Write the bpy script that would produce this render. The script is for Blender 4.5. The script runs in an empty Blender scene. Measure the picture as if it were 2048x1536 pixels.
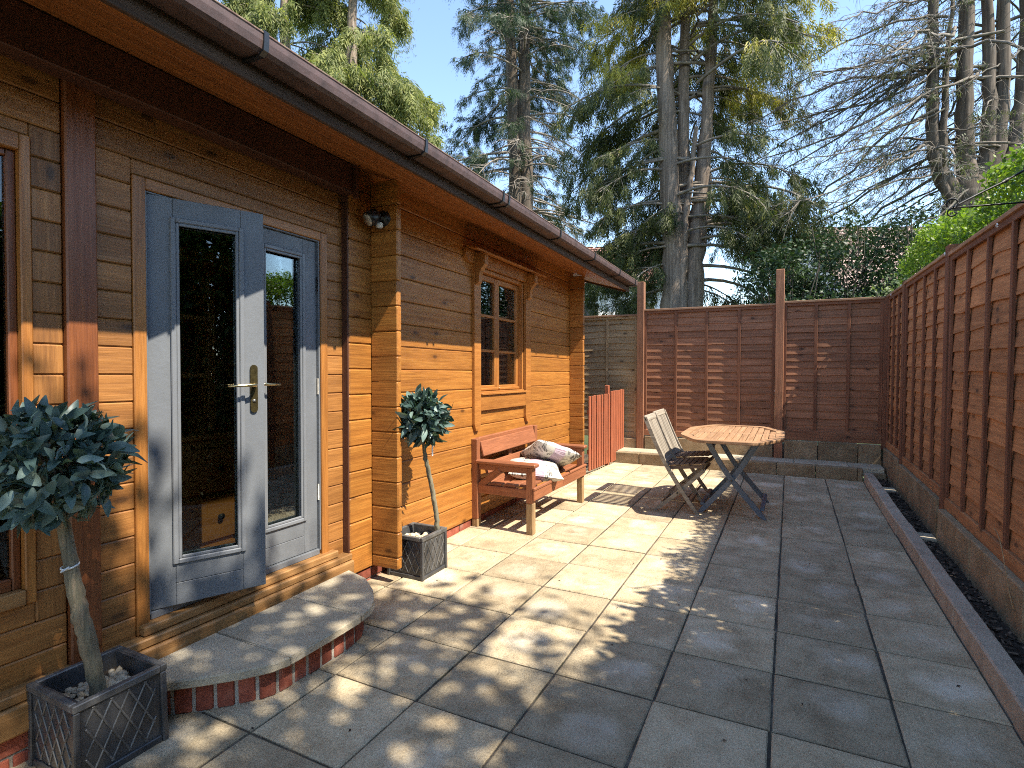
import bpy, math, random
import numpy as np
from mathutils import Matrix, Vector, Euler
random.seed(11)
R = np.random.default_rng(11)
scene = bpy.context.scene
COL = scene.collection

# ------------------------------------------------------------------ camera
def cam_axes(yaw, pitch, roll):
    f = Vector((math.sin(yaw) * math.cos(pitch), math.cos(yaw) * math.cos(pitch), math.sin(pitch)))
    r = Vector((math.cos(yaw), -math.sin(yaw), 0)); u = r.cross(f)
    return r * math.cos(roll) + u * math.sin(roll), u * math.cos(roll) - r * math.sin(roll), f
cr, cu, cf = cam_axes(-.4652, -.0352, -.003)
cam = bpy.data.objects.new('camera', bpy.data.cameras.new('camera'))
COL.objects.link(cam)
cam.matrix_world = Matrix(((cr.x, cu.x, -cf.x, 0), (cr.y, cu.y, -cf.y, 0), (cr.z, cu.z, -cf.z, 1.4167), (0, 0, 0, 1)))
cam.data.sensor_width = 36
cam.data.lens = 1109.4 / 2048 * 36
cam.data.clip_start = .02
cam.data.clip_end = 2000
scene.camera = cam

# ------------------------------------------------------------------ sky, sun, exposure
SUN = Vector((.717, -.074, 1)).normalized()
world = bpy.data.worlds.new('World'); scene.world = world; world.use_nodes = True
wn = world.node_tree
sky = wn.nodes.new('ShaderNodeTexSky'); sky.sky_type = 'NISHITA'; sky.sun_disc = False
sky.sun_elevation = math.asin(SUN.z); sky.sun_rotation = math.atan2(SUN.x, SUN.y)
sky.air_density = 1.0; sky.dust_density = .1; sky.ozone_density = .85
bg = wn.nodes['Background']; bg.inputs['Strength'].default_value = .15
wn.links.new(sky.outputs[0], bg.inputs['Color'])
sun = bpy.data.objects.new('sun', bpy.data.lights.new('sun', 'SUN')); COL.objects.link(sun)
sun.data.energy = 4.3; sun.data.angle = math.radians(.53); sun.data.color = (1, .915, .77)
sun.rotation_euler = SUN.to_track_quat('Z', 'Y').to_euler()
sun.location = SUN * 40
vs = scene.view_settings
vs.view_transform = 'Standard'; vs.look = 'None'; vs.gamma = 1; vs.use_curve_mapping = False
vs.exposure = 1.47
scene.render.engine = 'CYCLES'
scene.cycles.use_denoising = False
scene.cycles.pixel_filter_type = 'BLACKMAN_HARRIS'; scene.cycles.filter_width = 1.05
scene.cycles.max_bounces = 5; scene.cycles.diffuse_bounces = 3; scene.cycles.glossy_bounces = 2; scene.cycles.transmission_bounces = 2; scene.cycles.adaptive_threshold = .013; scene.cycles.transparent_max_bounces = 6
scene.cycles.sample_clamp_indirect = 3

# ------------------------------------------------------------------ material helpers
def newmat(name):
    m = bpy.data.materials.new(name); m.use_nodes = True
    nt = m.node_tree
    return m, nt, nt.nodes['Principled BSDF']
def nd(nt, t, props=None, **ins):
    n = nt.nodes.new('ShaderNode' + t)
    for k, v in (props or {}).items(): setattr(n, k, v)
    for k, v in ins.items():
        key = int(k[1:]) if k[0] == 'i' and k[1:].isdigit() else k.replace('_', ' ')
        s = n.inputs[key]
        if hasattr(v, 'is_output') or isinstance(v, bpy.types.NodeSocket): nt.links.new(v, s)
        else: s.default_value = v
    return n
def rgb(c): return (c[0], c[1], c[2], 1)
def ramp(nt, fac, stops):
    n = nt.nodes.new('ShaderNodeValToRGB'); nt.links.new(fac, n.inputs[0])
    e = n.color_ramp.elements
    while len(e) < len(stops): e.new(.5)
    for el, (p, c) in zip(e, stops):
        el.position = p; el.color = rgb(c) if len(c) == 3 else c
    return n.outputs[0]
def mix(nt, fac, a, b, mode='MIX'):
    n = nt.nodes.new('ShaderNodeMix'); n.data_type = 'RGBA'; n.blend_type = mode
    for s, v in ((n.inputs[0], fac), (n.inputs[6], a), (n.inputs[7], b)):
        if isinstance(v, bpy.types.NodeSocket): nt.links.new(v, s)
        elif isinstance(v, (tuple, list)): s.default_value = rgb(v)
        else: s.default_value = v
    return n.outputs[2]
def vmul(nt, v, s):
    n = nd(nt, 'VectorMath', {'operation': 'MULTIPLY'}, i0=v); n.inputs[1].default_value = s; return n.outputs[0]
def mrange(nt, v, a, b, c=0, d=1):
    return nd(nt, 'MapRange', {'clamp': True}, i0=v, i1=a, i2=b, i3=c, i4=d).outputs[0]
def math_(nt, op, a, b=0):
    return nd(nt, 'Math', {'operation': op}, i0=a, i1=b).outputs[0]
def objvec(nt, rnd=True):
    tc = nd(nt, 'TexCoord').outputs['Object']
    oi = nd(nt, 'ObjectInfo').outputs['Random']
    if not rnd: return tc, oi
    off = nd(nt, 'CombineXYZ', X=math_(nt, 'MULTIPLY', oi, 53.), Y=math_(nt, 'MULTIPLY', oi, 31.7), Z=math_(nt, 'MULTIPLY', oi, 17.3)).outputs[0]
    return nd(nt, 'VectorMath', {'operation': 'ADD'}, i0=tc, i1=off).outputs[0], oi
def noise(nt, vec, scale, detail=4, rough=.55, dist=0):
    return nd(nt, 'TexNoise', Vector=vec, Scale=scale, Detail=detail, Roughness=rough, Distortion=dist).outputs[0]
def bump(nt, bs, h, strength, dist=.01, prev=None):
    b = nd(nt, 'Bump', Height=h, Strength=strength, Distance=dist)
    if prev is not None: nt.links.new(prev, b.inputs['Normal'])
    nt.links.new(b.outputs[0], bs.inputs['Normal']); return b.outputs[0]
def val(nt, col, v):
    return nd(nt, 'HueSaturation', Color=col, Value=v).outputs[0]

def wood(name, dark, mid, light, rough=.5, grain=1., knots=0., bmp=.25, vary=.25, worn=None, wornamt=.5, stain=0., dirt=0.):
    m, nt, bs = newmat(name)
    v, oi = objvec(nt)
    g = noise(nt, vmul(nt, v, (.8 * grain, 22 * grain, 22 * grain)), 1.6, 7, .66, .5)
    c = ramp(nt, g, [(.3, dark), (.5, mid), (.7, light)])
    f = noise(nt, vmul(nt, v, (5, 120, 120)), 1.5, 3, .6)
    c = mix(nt, .55, c, ramp(nt, f, [(.3, (.5, .45, .4)), (.7, (1.25, 1.25, 1.25))]), 'MULTIPLY')
    big = noise(nt, vmul(nt, v, (1.2, 2.2, 2.2)), 1.7, 3, .5)
    c = mix(nt, .55, c, ramp(nt, big, [(.3, (.72, .68, .64)), (.7, (1.15, 1.12, 1.08))]), 'MULTIPLY')
    if knots:
        sx = nd(nt, 'SeparateXYZ', Vector=v)
        vo = nd(nt, 'TexVoronoi', {'voronoi_dimensions': '2D'}, Vector=nd(nt, 'CombineXYZ', X=math_(nt, 'MULTIPLY', sx.outputs[0], 3.4), Y=math_(nt, 'MULTIPLY', sx.outputs[2], 7.5)).outputs[0], Scale=1.0, Randomness=1.)
        sel = math_(nt, 'GREATER_THAN', nd(nt, 'SeparateColor', Color=vo.outputs['Color']).outputs[0], 1 - knots)
        k = math_(nt, 'MULTIPLY', mrange(nt, vo.outputs['Distance'], .13, .06), sel)
        halo = math_(nt, 'MULTIPLY', mrange(nt, vo.outputs['Distance'], .34, .1), sel)
        c = mix(nt, math_(nt, 'MULTIPLY', halo, .45), c, tuple(x * .72 for x in dark))
        c = mix(nt, math_(nt, 'MULTIPLY', k, .85), c, tuple(x * .3 for x in dark))
    if worn:
        w = noise(nt, vmul(nt, v, (2.2, 9, 9)), 2.3, 6, .7, .4)
        c = mix(nt, mrange(nt, w, .72 - .25 * wornamt, .84 - .2 * wornamt, 0, .75), c, worn)
    if dirt:
        w = noise(nt, v, 3.1, 5, .65)
        c = mix(nt, mrange(nt, w, .5, .75, 0, dirt), c, (.05, .04, .025))
    c = val(nt, c, mrange(nt, oi, 0, 1, 1 - vary * .6, 1 + vary * .4))
    nt.links.new(c, bs.inputs['Base Color'])
    nt.links.new(mrange(nt, g, .2, .8, rough + .12, rough - .06), bs.inputs['Roughness'])
    b = bump(nt, bs, g, bmp, .006)
    bump(nt, bs, f, bmp * .6, .002, b)
    return m
def plain(name, c, rough=.5, metal=0., n=.12, nscale=9, b=.1, bscale=60, spec=.5, rnd=.1):
    m, nt, bs = newmat(name)
    v, oi = objvec(nt)
    a = noise(nt, v, nscale, 5, .6)
    col = mix(nt, 1, c, ramp(nt, a, [(.3, (1 - n * 2,) * 3), (.7, (1 + n,) * 3)]), 'MULTIPLY')
    col = val(nt, col, mrange(nt, oi, 0, 1, 1 - rnd, 1 + rnd))
    nt.links.new(col, bs.inputs['Base Color'])
    nt.links.new(mrange(nt, a, .3, .7, rough + .08, rough - .05), bs.inputs['Roughness'])
    bs.inputs['Metallic'].default_value = metal
    bs.inputs['Specular IOR Level'].default_value = spec
    if b: bump(nt, bs, noise(nt, v, bscale, 4, .6), b, .004)
    return m
def stone(name, c1, c2, c3, rough=.85, scale=5., b=.5, speck=.35, rnd=.18, moss=None, mossamt=.5, patch=None):
    m, nt, bs = newmat(name)
    v, oi = objvec(nt)
    a = noise(nt, v, scale, 6, .62, .3)
    c = ramp(nt, a, [(.28, c1), (.5, c2), (.74, c3)])
    s = noise(nt, v, 120, 4, .75)
    c = mix(nt, speck, c, ramp(nt, s, [(.34, (.45,) * 3), (.5, (1,) * 3), (.68, (1.35,) * 3)]), 'MULTIPLY')
    if moss:
        mm = noise(nt, v, 2.7, 6, .7)
        c = mix(nt, mrange(nt, mm, .62 - .2 * mossamt, .8 - .2 * mossamt, 0, .8), c, moss)
    if patch:      # pale dried ovals left near a slab's middle by standing water
        tc = nd(nt, 'TexCoord').outputs['Object']
        wob = nd(nt, 'VectorMath', {'operation': 'ADD'}, i0=tc, i1=vmul(nt, nd(nt, 'TexNoise', Vector=v, Scale=7., Detail=4.).outputs['Color'], (.16, .16, 0))).outputs[0]
        d = nd(nt, 'VectorMath', {'operation': 'LENGTH'}, i0=nd(nt, 'VectorMath', {'operation': 'SUBTRACT'}, i0=wob, i1=nd(nt, 'VectorMath', {'operation': 'ADD'}, i0=(.08, .08, 0), i1=vmul(nt, nd(nt, 'VectorMath', {'operation': 'SUBTRACT'}, i0=nd(nt, 'TexWhiteNoise', {'noise_dimensions': '1D'}, W=math_(nt, 'MULTIPLY', oi, 7.)).outputs['Color'], i1=(.5, .5, .5)).outputs[0], (.17, .17, 0))).outputs[0]).outputs[0]).outputs['Value']
        band = math_(nt, 'MULTIPLY', mrange(nt, d, .15, .06), mrange(nt, a, .35, .6))
        ring = math_(nt, 'MULTIPLY', mrange(nt, d, .12, .16), mrange(nt, d, .21, .17))
        has = mrange(nt, nd(nt, 'TexWhiteNoise', {'noise_dimensions': '1D'}, W=oi).outputs[0], .15, .65)
        c = mix(nt, math_(nt, 'MULTIPLY', math_(nt, 'MULTIPLY', band, has), .6), c, patch)
        c = mix(nt, math_(nt, 'MULTIPLY', math_(nt, 'MULTIPLY', ring, has), .2), c, tuple(x * .55 for x in c1))
        # darker, greener edge dirt
        ax = nd(nt, 'SeparateXYZ', Vector=tc)
        ex = nd(nt, 'Math', {'operation': 'MAXIMUM'}, i0=math_(nt, 'ABSOLUTE', ax.outputs[0]), i1=math_(nt, 'ABSOLUTE', ax.outputs[1])).outputs[0]
        edge = math_(nt, 'MULTIPLY', mrange(nt, ex, .17, .225), mrange(nt, a, .4, .6))
        c = mix(nt, math_(nt, 'MULTIPLY', edge, .35), c, (.16, .135, .10))
    c = val(nt, c, mrange(nt, oi, 0, 1, 1 - rnd, 1 + rnd * .7))
    nt.links.new(c, bs.inputs['Base Color']); bs.inputs['Roughness'].default_value = rough
    bs.inputs['Specular IOR Level'].default_value = .3
    h = noise(nt, v, 11, 8, .7, .6)
    bb = bump(nt, bs, h, b, .02)
    bump(nt, bs, s, b * .6, .003, bb)
    return m
def leafmat(name, c1, c2, c3, rough=.5, trans=.35, attr=True, spec=.4):
    m, nt, bs = newmat(name)
    if attr: t = nd(nt, 'Attribute', {'attribute_name': 'tint'}).outputs['Fac']
    else: t = nd(nt, 'ObjectInfo').outputs['Random']
    c = ramp(nt, t, [(0., c1), (.5, c2), (1., c3)])
    nt.links.new(c, bs.inputs['Base Color']); bs.inputs['Roughness'].default_value = rough
    bs.inputs['Specular IOR Level'].default_value = spec
    if trans:
        tr = nd(nt, 'BsdfTranslucent', Color=mix(nt, 1, c, (1.1, 1.25, .55), 'MULTIPLY'))
        mx = nd(nt, 'MixShader', i0=trans, i1=bs.outputs[0], i2=tr.outputs[0])
        nt.links.new(mx.outputs[0], nt.nodes['Material Output'].inputs[0])
    return m
def glassmat(name, tint=(.75, .8, .78)):
    m, nt, bs = newmat(name)
    fr = nd(nt, 'LayerWeight', Blend=.32).outputs['Fresnel']
    v, oi = objvec(nt)
    wob = nd(nt, 'Bump', Height=noise(nt, v, 2.2, 2), Strength=.03, Distance=.02)
    gl = nd(nt, 'BsdfGlossy', Color=(.95, .97, 1, 1), Roughness=.01, Normal=wob.outputs[0])
    tr = nd(nt, 'BsdfTransparent', Color=rgb(tint))
    mx = nd(nt, 'MixShader', i0=mrange(nt, fr, 0, 1, .02, .7), i1=tr.outputs[0], i2=gl.outputs[0])
    nt.links.new(mx.outputs[0], nt.nodes['Material Output'].inputs[0])
    return m

M = {}
M['log'] = wood('honey_stained_logs', (.25, .092, .015), (.365, .148, .028), (.45, .205, .046), .45, knots=.13, vary=.26, bmp=.4)
M['board'] = wood('honey_stained_boards', (.22, .09, .022), (.32, .138, .035), (.41, .19, .056), .48, knots=.24, vary=.3, bmp=.4)
M['trim'] = wood('honey_trim', (.28, .108, .022), (.37, .15, .034), (.43, .19, .048), .4, vary=.12)
M['sillwood'] = wood('weathered_sill', (.22, .105, .033), (.32, .165, .055), (.40, .23, .095), .6, knots=.25, worn=(.38, .26, .14), wornamt=.4, vary=.15)
M['post'] = wood('brown_stained_post', (.15, .047, .014), (.2, .064, .02), (.24, .083, .027), .42, vary=.05, bmp=.15)
M['beam'] = wood('dark_brown_beam', (.06, .02, .01), (.08, .028, .014), (.10, .037, .018), .6, vary=.05)
M['soffit'] = wood('soffit_boards', (.2, .066, .014), (.30, .105, .023), (.37, .145, .036), .5, vary=.14)
M['fascia'] = wood('dark_fascia', (.045, .023, .012), (.072, .038, .021), (.1, .056, .032), .85, vary=.05, dirt=.5)
M['fence'] = wood('red_brown_fence', (.28, .12, .045), (.42, .185, .072), (.53, .25, .105), .78, knots=.25, vary=.3, worn=(.34, .2, .11), wornamt=.15, dirt=.12)
M['fencedark'] = wood('red_brown_fence_shaded_worn', (.19, .085, .044), (.30, .135, .07), (.39, .185, .1), .8, knots=.2, vary=.35, worn=(.4, .26, .17), wornamt=.12, dirt=.3)  # same stain as the right fence, mixed darker for shade; also worn and dirty
M['batten'] = wood('fence_batten', (.13, .05, .023), (.185, .072, .034), (.24, .098, .047), .75, vary=.2)
M['cap'] = wood('weathered_cap', (.25, .14, .08), (.33, .18, .1), (.42, .27, .17), .8, vary=.2, worn=(.42, .36, .27), wornamt=.5)
M['fencetan'] = wood('untreated_fence', (.26, .17, .09), (.38, .27, .15), (.48, .36, .22), .8, knots=.25, vary=.25, dirt=.2)
M['gate'] = wood('red_picket', (.27, .075, .033), (.34, .10, .046), (.4, .13, .063), .6, vary=.15, worn=(.5, .3, .2), wornamt=.1)
M['bench'] = wood('red_bench_paint', (.225, .078, .033), (.275, .1, .043), (.325, .125, .058), .55, vary=.12, bmp=.12, worn=(.42, .22, .12), wornamt=.05)
M['barewood'] = wood('bare_leg_wood', (.22, .13, .06), (.38, .25, .12), (.5, .36, .2), .75, vary=.1, dirt=.5)
M['teak'] = wood('teak_slats', (.25, .135, .065), (.35, .2, .105), (.43, .28, .165), .6, vary=.22, worn=(.42, .33, .25), wornamt=.3)
M['chair'] = wood('weathered_chair', (.18, .15, .115), (.29, .255, .205), (.41, .375, .315), .75, vary=.25, worn=(.5, .46, .38), wornamt=.4)
M['chairseat'] = wood('chair_seat', (.10, .065, .045), (.16, .105, .075), (.24, .17, .13), .65, vary=.2)
M['tleg'] = plain('slate_blue_legs', (.10, .125, .165), .45, n=.08, b=.15)
M['door'] = plain('grey_blue_paint', (.148, .158, .172), .42, n=.08, nscale=5, b=.25, bscale=45, rnd=.02)
M['bead'] = plain('grey_blue_bead', (.17, .18, .195), .32, n=.04, b=.05, rnd=.02)
M['brass'] = plain('antique_brass', (.11, .085, .035), .42, .85, n=.35, nscale=40, b=.2, rnd=.02)
M['brassbright'] = plain('polished_brass', (.62, .5, .26), .2, 1., n=.1, b=.05, rnd=.02)
M['steel'] = plain('dull_steel', (.25, .24, .22), .4, .9, n=.25, nscale=50, rnd=.05)
M['gutter'] = plain('brown_gutter', (.085, .05, .043), .55, n=.25, nscale=14, b=.25, bscale=70, rnd=.03)
M['lichen'] = stone('lichen_gutter', (.10, .06, .05), (.16, .10, .08), (.24, .19, .13), .8, 22, .3, .5, .02)
M['black'] = plain('black_plastic', (.012, .012, .013), .35, b=.05)
M['iron'] = plain('black_iron', (.012, .012, .012), .5, .3, b=.2)
M['white'] = plain('white_plastic', (.75, .75, .72), .4, n=.05)
M['lens'] = plain('lamp_lens', (.75, .74, .68), .12, .6, n=.2, nscale=70)
M['paver'] = stone('riven_paving', (.295, .225, .138), (.455, .365, .235), (.56, .47, .32), .87, 4.5, .9, .6, .26, patch=(.62, .56, .45))
M['slab'] = stone('step_slab', (.33, .275, .19), (.42, .36, .26), (.5, .44, .335), .85, 4, .7, .4, .06)
M['mortar'] = stone('mortar', (.03, .025, .02), (.07, .058, .045), (.17, .145, .115), .95, 7, .5, .4, moss=(.035, .045, .016), mossamt=.5)
M['pale_mortar'] = stone('pale_mortar', (.28, .25, .21), (.36, .33, .28), (.45, .41, .35), .95, 9, .5, .4)
M['brick'] = stone('red_brick', (.17, .045, .028), (.28, .075, .045), (.36, .13, .085), .85, 12, .5, .3, .3, moss=(.36, .30, .25), mossamt=.15)
M['kerb'] = stone('pink_kerb', (.31, .245, .18), (.42, .34, .255), (.5, .42, .325), .88, 6, .5, .4, .12, moss=(.2, .18, .14), mossamt=.2)
M['block'] = stone('buff_block', (.18, .125, .07), (.27, .195, .115), (.36, .275, .175), .9, 5, .6, .45, .18, moss=(.12, .115, .07), mossamt=.35)
M['soil'] = stone('dark_soil', (.018, .013, .009), (.035, .025, .018), (.065, .05, .036), .95, 22, 1., .5, 0)
M['grass'] = stone('rough_ground', (.03, .045, .015), (.05, .07, .022), (.08, .09, .035), .95, 3, .8, .4, 0)
M['planter'] = plain('lead_grey_planter', (.07, .07, .072), .42, .25, n=.3, nscale=7, b=.3, bscale=35, rnd=.05)
M['plantedge'] = plain('worn_planter_ridge', (.13, .127, .122), .45, .25, n=.3, nscale=12, b=.2, rnd=.05)
M['pebble'] = stone('pale_pebbles', (.38, .3, .2), (.5, .42, .3), (.62, .55, .42), .8, 14, .4, .25, .25)
M['compost'] = M['soil']
M['leaf_bay'] = leafmat('silk_bay_leaf', (.03, .06, .053), (.095, .155, .138), (.23, .32, .285), .4, .2, attr=False, spec=.45)
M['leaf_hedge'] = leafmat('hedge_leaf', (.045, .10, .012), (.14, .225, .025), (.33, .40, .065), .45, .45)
M['leaf_holly'] = leafmat('holly_leaf', (.014, .032, .014), (.035, .065, .025), (.085, .115, .05), .5, .2, spec=.3)
M['leaf_pale'] = leafmat('pale_shrub_leaf', (.09, .12, .05), (.18, .22, .1), (.3, .33, .18), .5, .3)
M['leaf_con'] = leafmat('cypress_spray', (.018, .036, .018), (.042, .068, .03), (.10, .135, .05), .6, .3)
M['leaf_suntint'] = leafmat('sun_tinted_cypress_spray', (.028, .042, .012), (.085, .10, .022), (.40, .35, .05), .6, .3)  # gold end of the ramp stands for sunlight on the sprays
M['leaf_weep'] = leafmat('weeping_cypress_spray', (.075, .10, .035), (.19, .215, .065), (.38, .37, .11), .6, .4)
M['leaf_far'] = leafmat('dry_spray', (.05, .06, .03), (.09, .1, .05), (.14, .15, .08), .6, .3)
M['litter'] = leafmat('bark_litter', (.03, .02, .013), (.07, .046, .03), (.16, .11, .075), .9, 0)
M['leaf_shade'] = leafmat('broad_leaf', (.04, .09, .015), (.07, .14, .02), (.11, .19, .03), .5, .3)
M['bark'] = wood('grey_bark', (.1, .075, .055), (.22, .175, .14), (.36, .3, .245), .9, grain=.6, vary=.08, bmp=1., worn=(.4, .35, .29), wornamt=.2)
M['bark2'] = wood('brown_bark', (.055, .042, .032), (.1, .08, .061), (.17, .138, .108), .9, grain=.6, vary=.08, bmp=1.)
M['twig'] = plain('grey_twigs', (.24, .205, .165), .85, n=.25, rnd=0)
M['twig2'] = plain('brown_twigs', (.17, .145, .115), .85, n=.25, rnd=0)
M['stem'] = wood('topiary_stem', (.10, .10, .075), (.19, .175, .12), (.30, .24, .16), .8, grain=.8, vary=.05, bmp=.8, worn=(.45, .3, .19), wornamt=.55)
M['glass'] = glassmat('window_glass')
M['inner'] = wood('inside_wood', (.2, .085, .03), (.3, .13, .048), (.37, .17, .068), .5, vary=.1)
M['dresser'] = wood('orange_dresser', (.36, .13, .03), (.46, .175, .045), (.53, .22, .06), .35, vary=.1)
M['render'] = stone('white_render', (.66, .66, .67), (.74, .74, .75), (.8, .8, .8), .9, 2, .2, .1, 0)
M['redtile'] = stone('red_roof_tile', (.26, .13, .10), (.35, .19, .15), (.43, .27, .22), .85, 3, .4, .3, .05)
M['browntile'] = stone('brown_roof_tile', (.26, .18, .15), (.36, .26, .22), (.44, .34, .29), .85, 3, .4, .3, .05)
M['darkglass'] = plain('far_window_glass', (.03, .035, .04), .1, n=.3, nscale=3)
M['felt'] = stone('roof_felt', (.06, .05, .045), (.09, .075, .065), (.13, .11, .1), .9, 20, .4, .5, 0)

def cushion_mat():
    m, nt, bs = newmat('leaf_print_cushion')
    tc = nd(nt, 'TexCoord').outputs['UV']; oi = nd(nt, 'ObjectInfo').outputs['Random']
    v = nd(nt, 'VectorMath', {'operation': 'ADD'}, i0=tc, i1=nd(nt, 'CombineXYZ', X=math_(nt, 'MULTIPLY', oi, 9.)).outputs[0]).outputs[0]
    w = nd(nt, 'VectorMath', {'operation': 'ADD'}, i0=vmul(nt, v, (6.5, 10., 1)), i1=vmul(nt, nd(nt, 'TexNoise', Vector=v, Scale=3.5, Detail=2.).outputs['Color'], (2.6, 2.6, 0))).outputs[0]
    vo = nd(nt, 'TexVoronoi', {'feature': 'F1'}, Vector=w, Scale=1.15)
    leaf = mrange(nt, vo.outputs['Distance'], .47, .42)
    vein = nd(nt, 'TexWave', Vector=w, Scale=1.3, Distortion=3.)
    leaf = math_(nt, 'MULTIPLY', leaf, mrange(nt, vein.outputs[1], .15, .35))
    col = mix(nt, math_(nt, 'MULTIPLY', leaf, .85), (.56, .53, .46), (.06, .056, .06))
    u = nd(nt, 'SeparateXYZ', Vector=tc)
    band = math_(nt, 'MULTIPLY', mrange(nt, u.outputs[0], .40, .43), mrange(nt, u.outputs[0], .68, .65))
    frill = noise(nt, vmul(nt, tc, (3, 60, 1)), 1.2, 2)
    pink = ramp(nt, frill, [(.35, (.36, .25, .31)), (.65, (.56, .45, .52))])
    col = mix(nt, band, col, pink)
    nt.links.new(col, bs.inputs['Base Color']); bs.inputs['Roughness'].default_value = .9
    bump(nt, bs, math_(nt, 'MULTIPLY', frill, band), .5, .02)
    return m
M['cushion'] = cushion_mat()

# ------------------------------------------------------------------ object helpers
WM = {}
I4 = Matrix.Identity(4)
def link(o, parent=None, world=I4):
    COL.objects.link(o)
    WM[o.name] = world
    if parent is not None:
        o.parent = parent; o.matrix_basis = WM[parent.name].inverted() @ world
    else: o.matrix_basis = world
    return o
def tag(o, label=None, cat=None, group=None, kind=None):
    if label: o['label'] = label
    if cat: o['category'] = cat
    if group: o['group'] = group
    if kind: o['kind'] = kind
    return o
def thing(name, label, cat, loc=(0, 0, 0), rot=None, group=None):
    w = Matrix.Translation(Vector(loc))
    if rot is not None: w = w @ rot.to_4x4()
    o = bpy.data.objects.new(name, None); o.empty_display_size = .1
    link(o, None, w); return tag(o, label, cat, group)
def obj(name, me, world=I4, parent=None):
    return link(bpy.data.objects.new(name, me), parent, world)
def mesh(name, verts, faces, mat, smooth=False):
    me = bpy.data.meshes.new(name); me.from_pydata([tuple(v) for v in verts], [], faces); me.update()
    if mat is not None: me.materials.append(mat)
    if smooth: me.polygons.foreach_set('use_smooth', [True] * len(me.polygons))
    return me
def npmesh(name, V, F, mat, tint=None, smooth=False):
    """V (n,3), F (m,k) with k = 3 or 4"""
    V = np.asarray(V, np.float32); F = np.asarray(F, np.int32); k = F.shape[1]
    me = bpy.data.meshes.new(name)
    me.vertices.add(len(V)); me.vertices.foreach_set('co', V.ravel())
    me.loops.add(F.size); me.loops.foreach_set('vertex_index', F.ravel())
    me.polygons.add(len(F)); me.polygons.foreach_set('loop_start', np.arange(0, F.size, k, dtype=np.int32))
    me.update(calc_edges=True)
    if smooth: me.polygons.foreach_set('use_smooth', np.ones(len(F), bool))
    if tint is not None:
        a = me.attributes.new('tint', 'FLOAT', 'FACE'); a.data.foreach_set('value', np.asarray(tint, np.float32))
    me.materials.append(mat)
    return me
CACHE = {}
def chbox(L, T, W, ch, mat, name='piece'):
    """chamfered box: x length, y thickness, z width"""
    key = (round(L, 3), round(T, 4), round(W, 4), round(ch, 4), mat.name)
    if key in CACHE: return CACHE[key]
    h = (L / 2, T / 2, W / 2); ch = min(ch, min(h) * .6)
    idx = {}; vs_ = []
    for sx in (-1, 1):
        for sy in (-1, 1):
            for sz in (-1, 1):
                for ax in range(3):
                    p = [sx * h[0], sy * h[1], sz * h[2]]
                    for k in range(3):
                        if k != ax: p[k] -= math.copysign(ch, p[k])
                    idx[(sx, sy, sz, ax)] = len(vs_); vs_.append(p)
    fs = []
    def quad(a): fs.append(a)
    S = (-1, 1)
    for ax in range(3):
        o1, o2 = [k for k in range(3) if k != ax]
        for s in S:
            loop = []
            for a, b in ((-1, -1), (1, -1), (1, 1), (-1, 1)):
                c = [0, 0, 0]; c[ax] = s; c[o1] = a; c[o2] = b; loop.append(idx[(c[0], c[1], c[2], ax)])
            flip = (s < 0) ^ (ax == 1)
            quad(loop[::-1] if flip else loop)
    for ax in range(3):            # edges running along axis ax
        o1, o2 = [k for k in range(3) if k != ax]
        for a in S:
            for b in S:
                q = []
                for s, e in ((-1, o1), (1, o1), (1, o2), (-1, o2)):
                    c = [0, 0, 0]; c[ax] = s; c[o1] = a; c[o2] = b; q.append(idx[(c[0], c[1], c[2], e)])
                quad(q)
    for sx in S:
        for sy in S:
            for sz in S: fs.append([idx[(sx, sy, sz, k)] for k in range(3)])
    me = mesh(name, vs_, fs, mat)
    import bmesh
    bm = bmesh.new(); bm.from_mesh(me); bmesh.ops.recalc_face_normals(bm, faces=bm.faces); bm.to_mesh(me); bm.free()
    CACHE[key] = me
    return me
def axes_matrix(a, b, up):
    a = Vector(a); b = Vector(b); x = (b - a).normalized(); up = Vector(up)
    y = up.cross(x).normalized(); z = x.cross(y)
    m = Matrix(((x.x, y.x, z.x), (x.y, y.y, z.y), (x.z, y.z, z.z))).to_4x4()
    m.translation = (a + b) / 2
    return m
def plank(name, parent, a, b, width, thick, mat, up=(0, 0, 1), ch=.003, F=I4, me=None):
    """board whose long axis runs from a to b; 'up' is the width direction"""
    w = F @ axes_matrix(a, b, up)
    return obj(name, me or chbox((Vector(b) - Vector(a)).length, thick, width, ch, mat, name), w, parent)
def bx(name, parent, x0, x1, y0, y1, z0, z1, mat, ch=.003, F=I4):
    d = (x1 - x0, y1 - y0, z1 - z0); c = ((x0 + x1) / 2, (y0 + y1) / 2, (z0 + z1) / 2)
    k = max(range(3), key=lambda i: d[i])
    a = list(c); b = list(c); a[k] -= d[k] / 2; b[k] += d[k] / 2
    if k == 2: return plank(name, parent, a, b, d[1], d[0], mat, (0, 1, 0), ch, F)
    return plank(name, parent, a, b, d[2], d[1 - k], mat, (0, 0, 1), ch, F)
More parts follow.
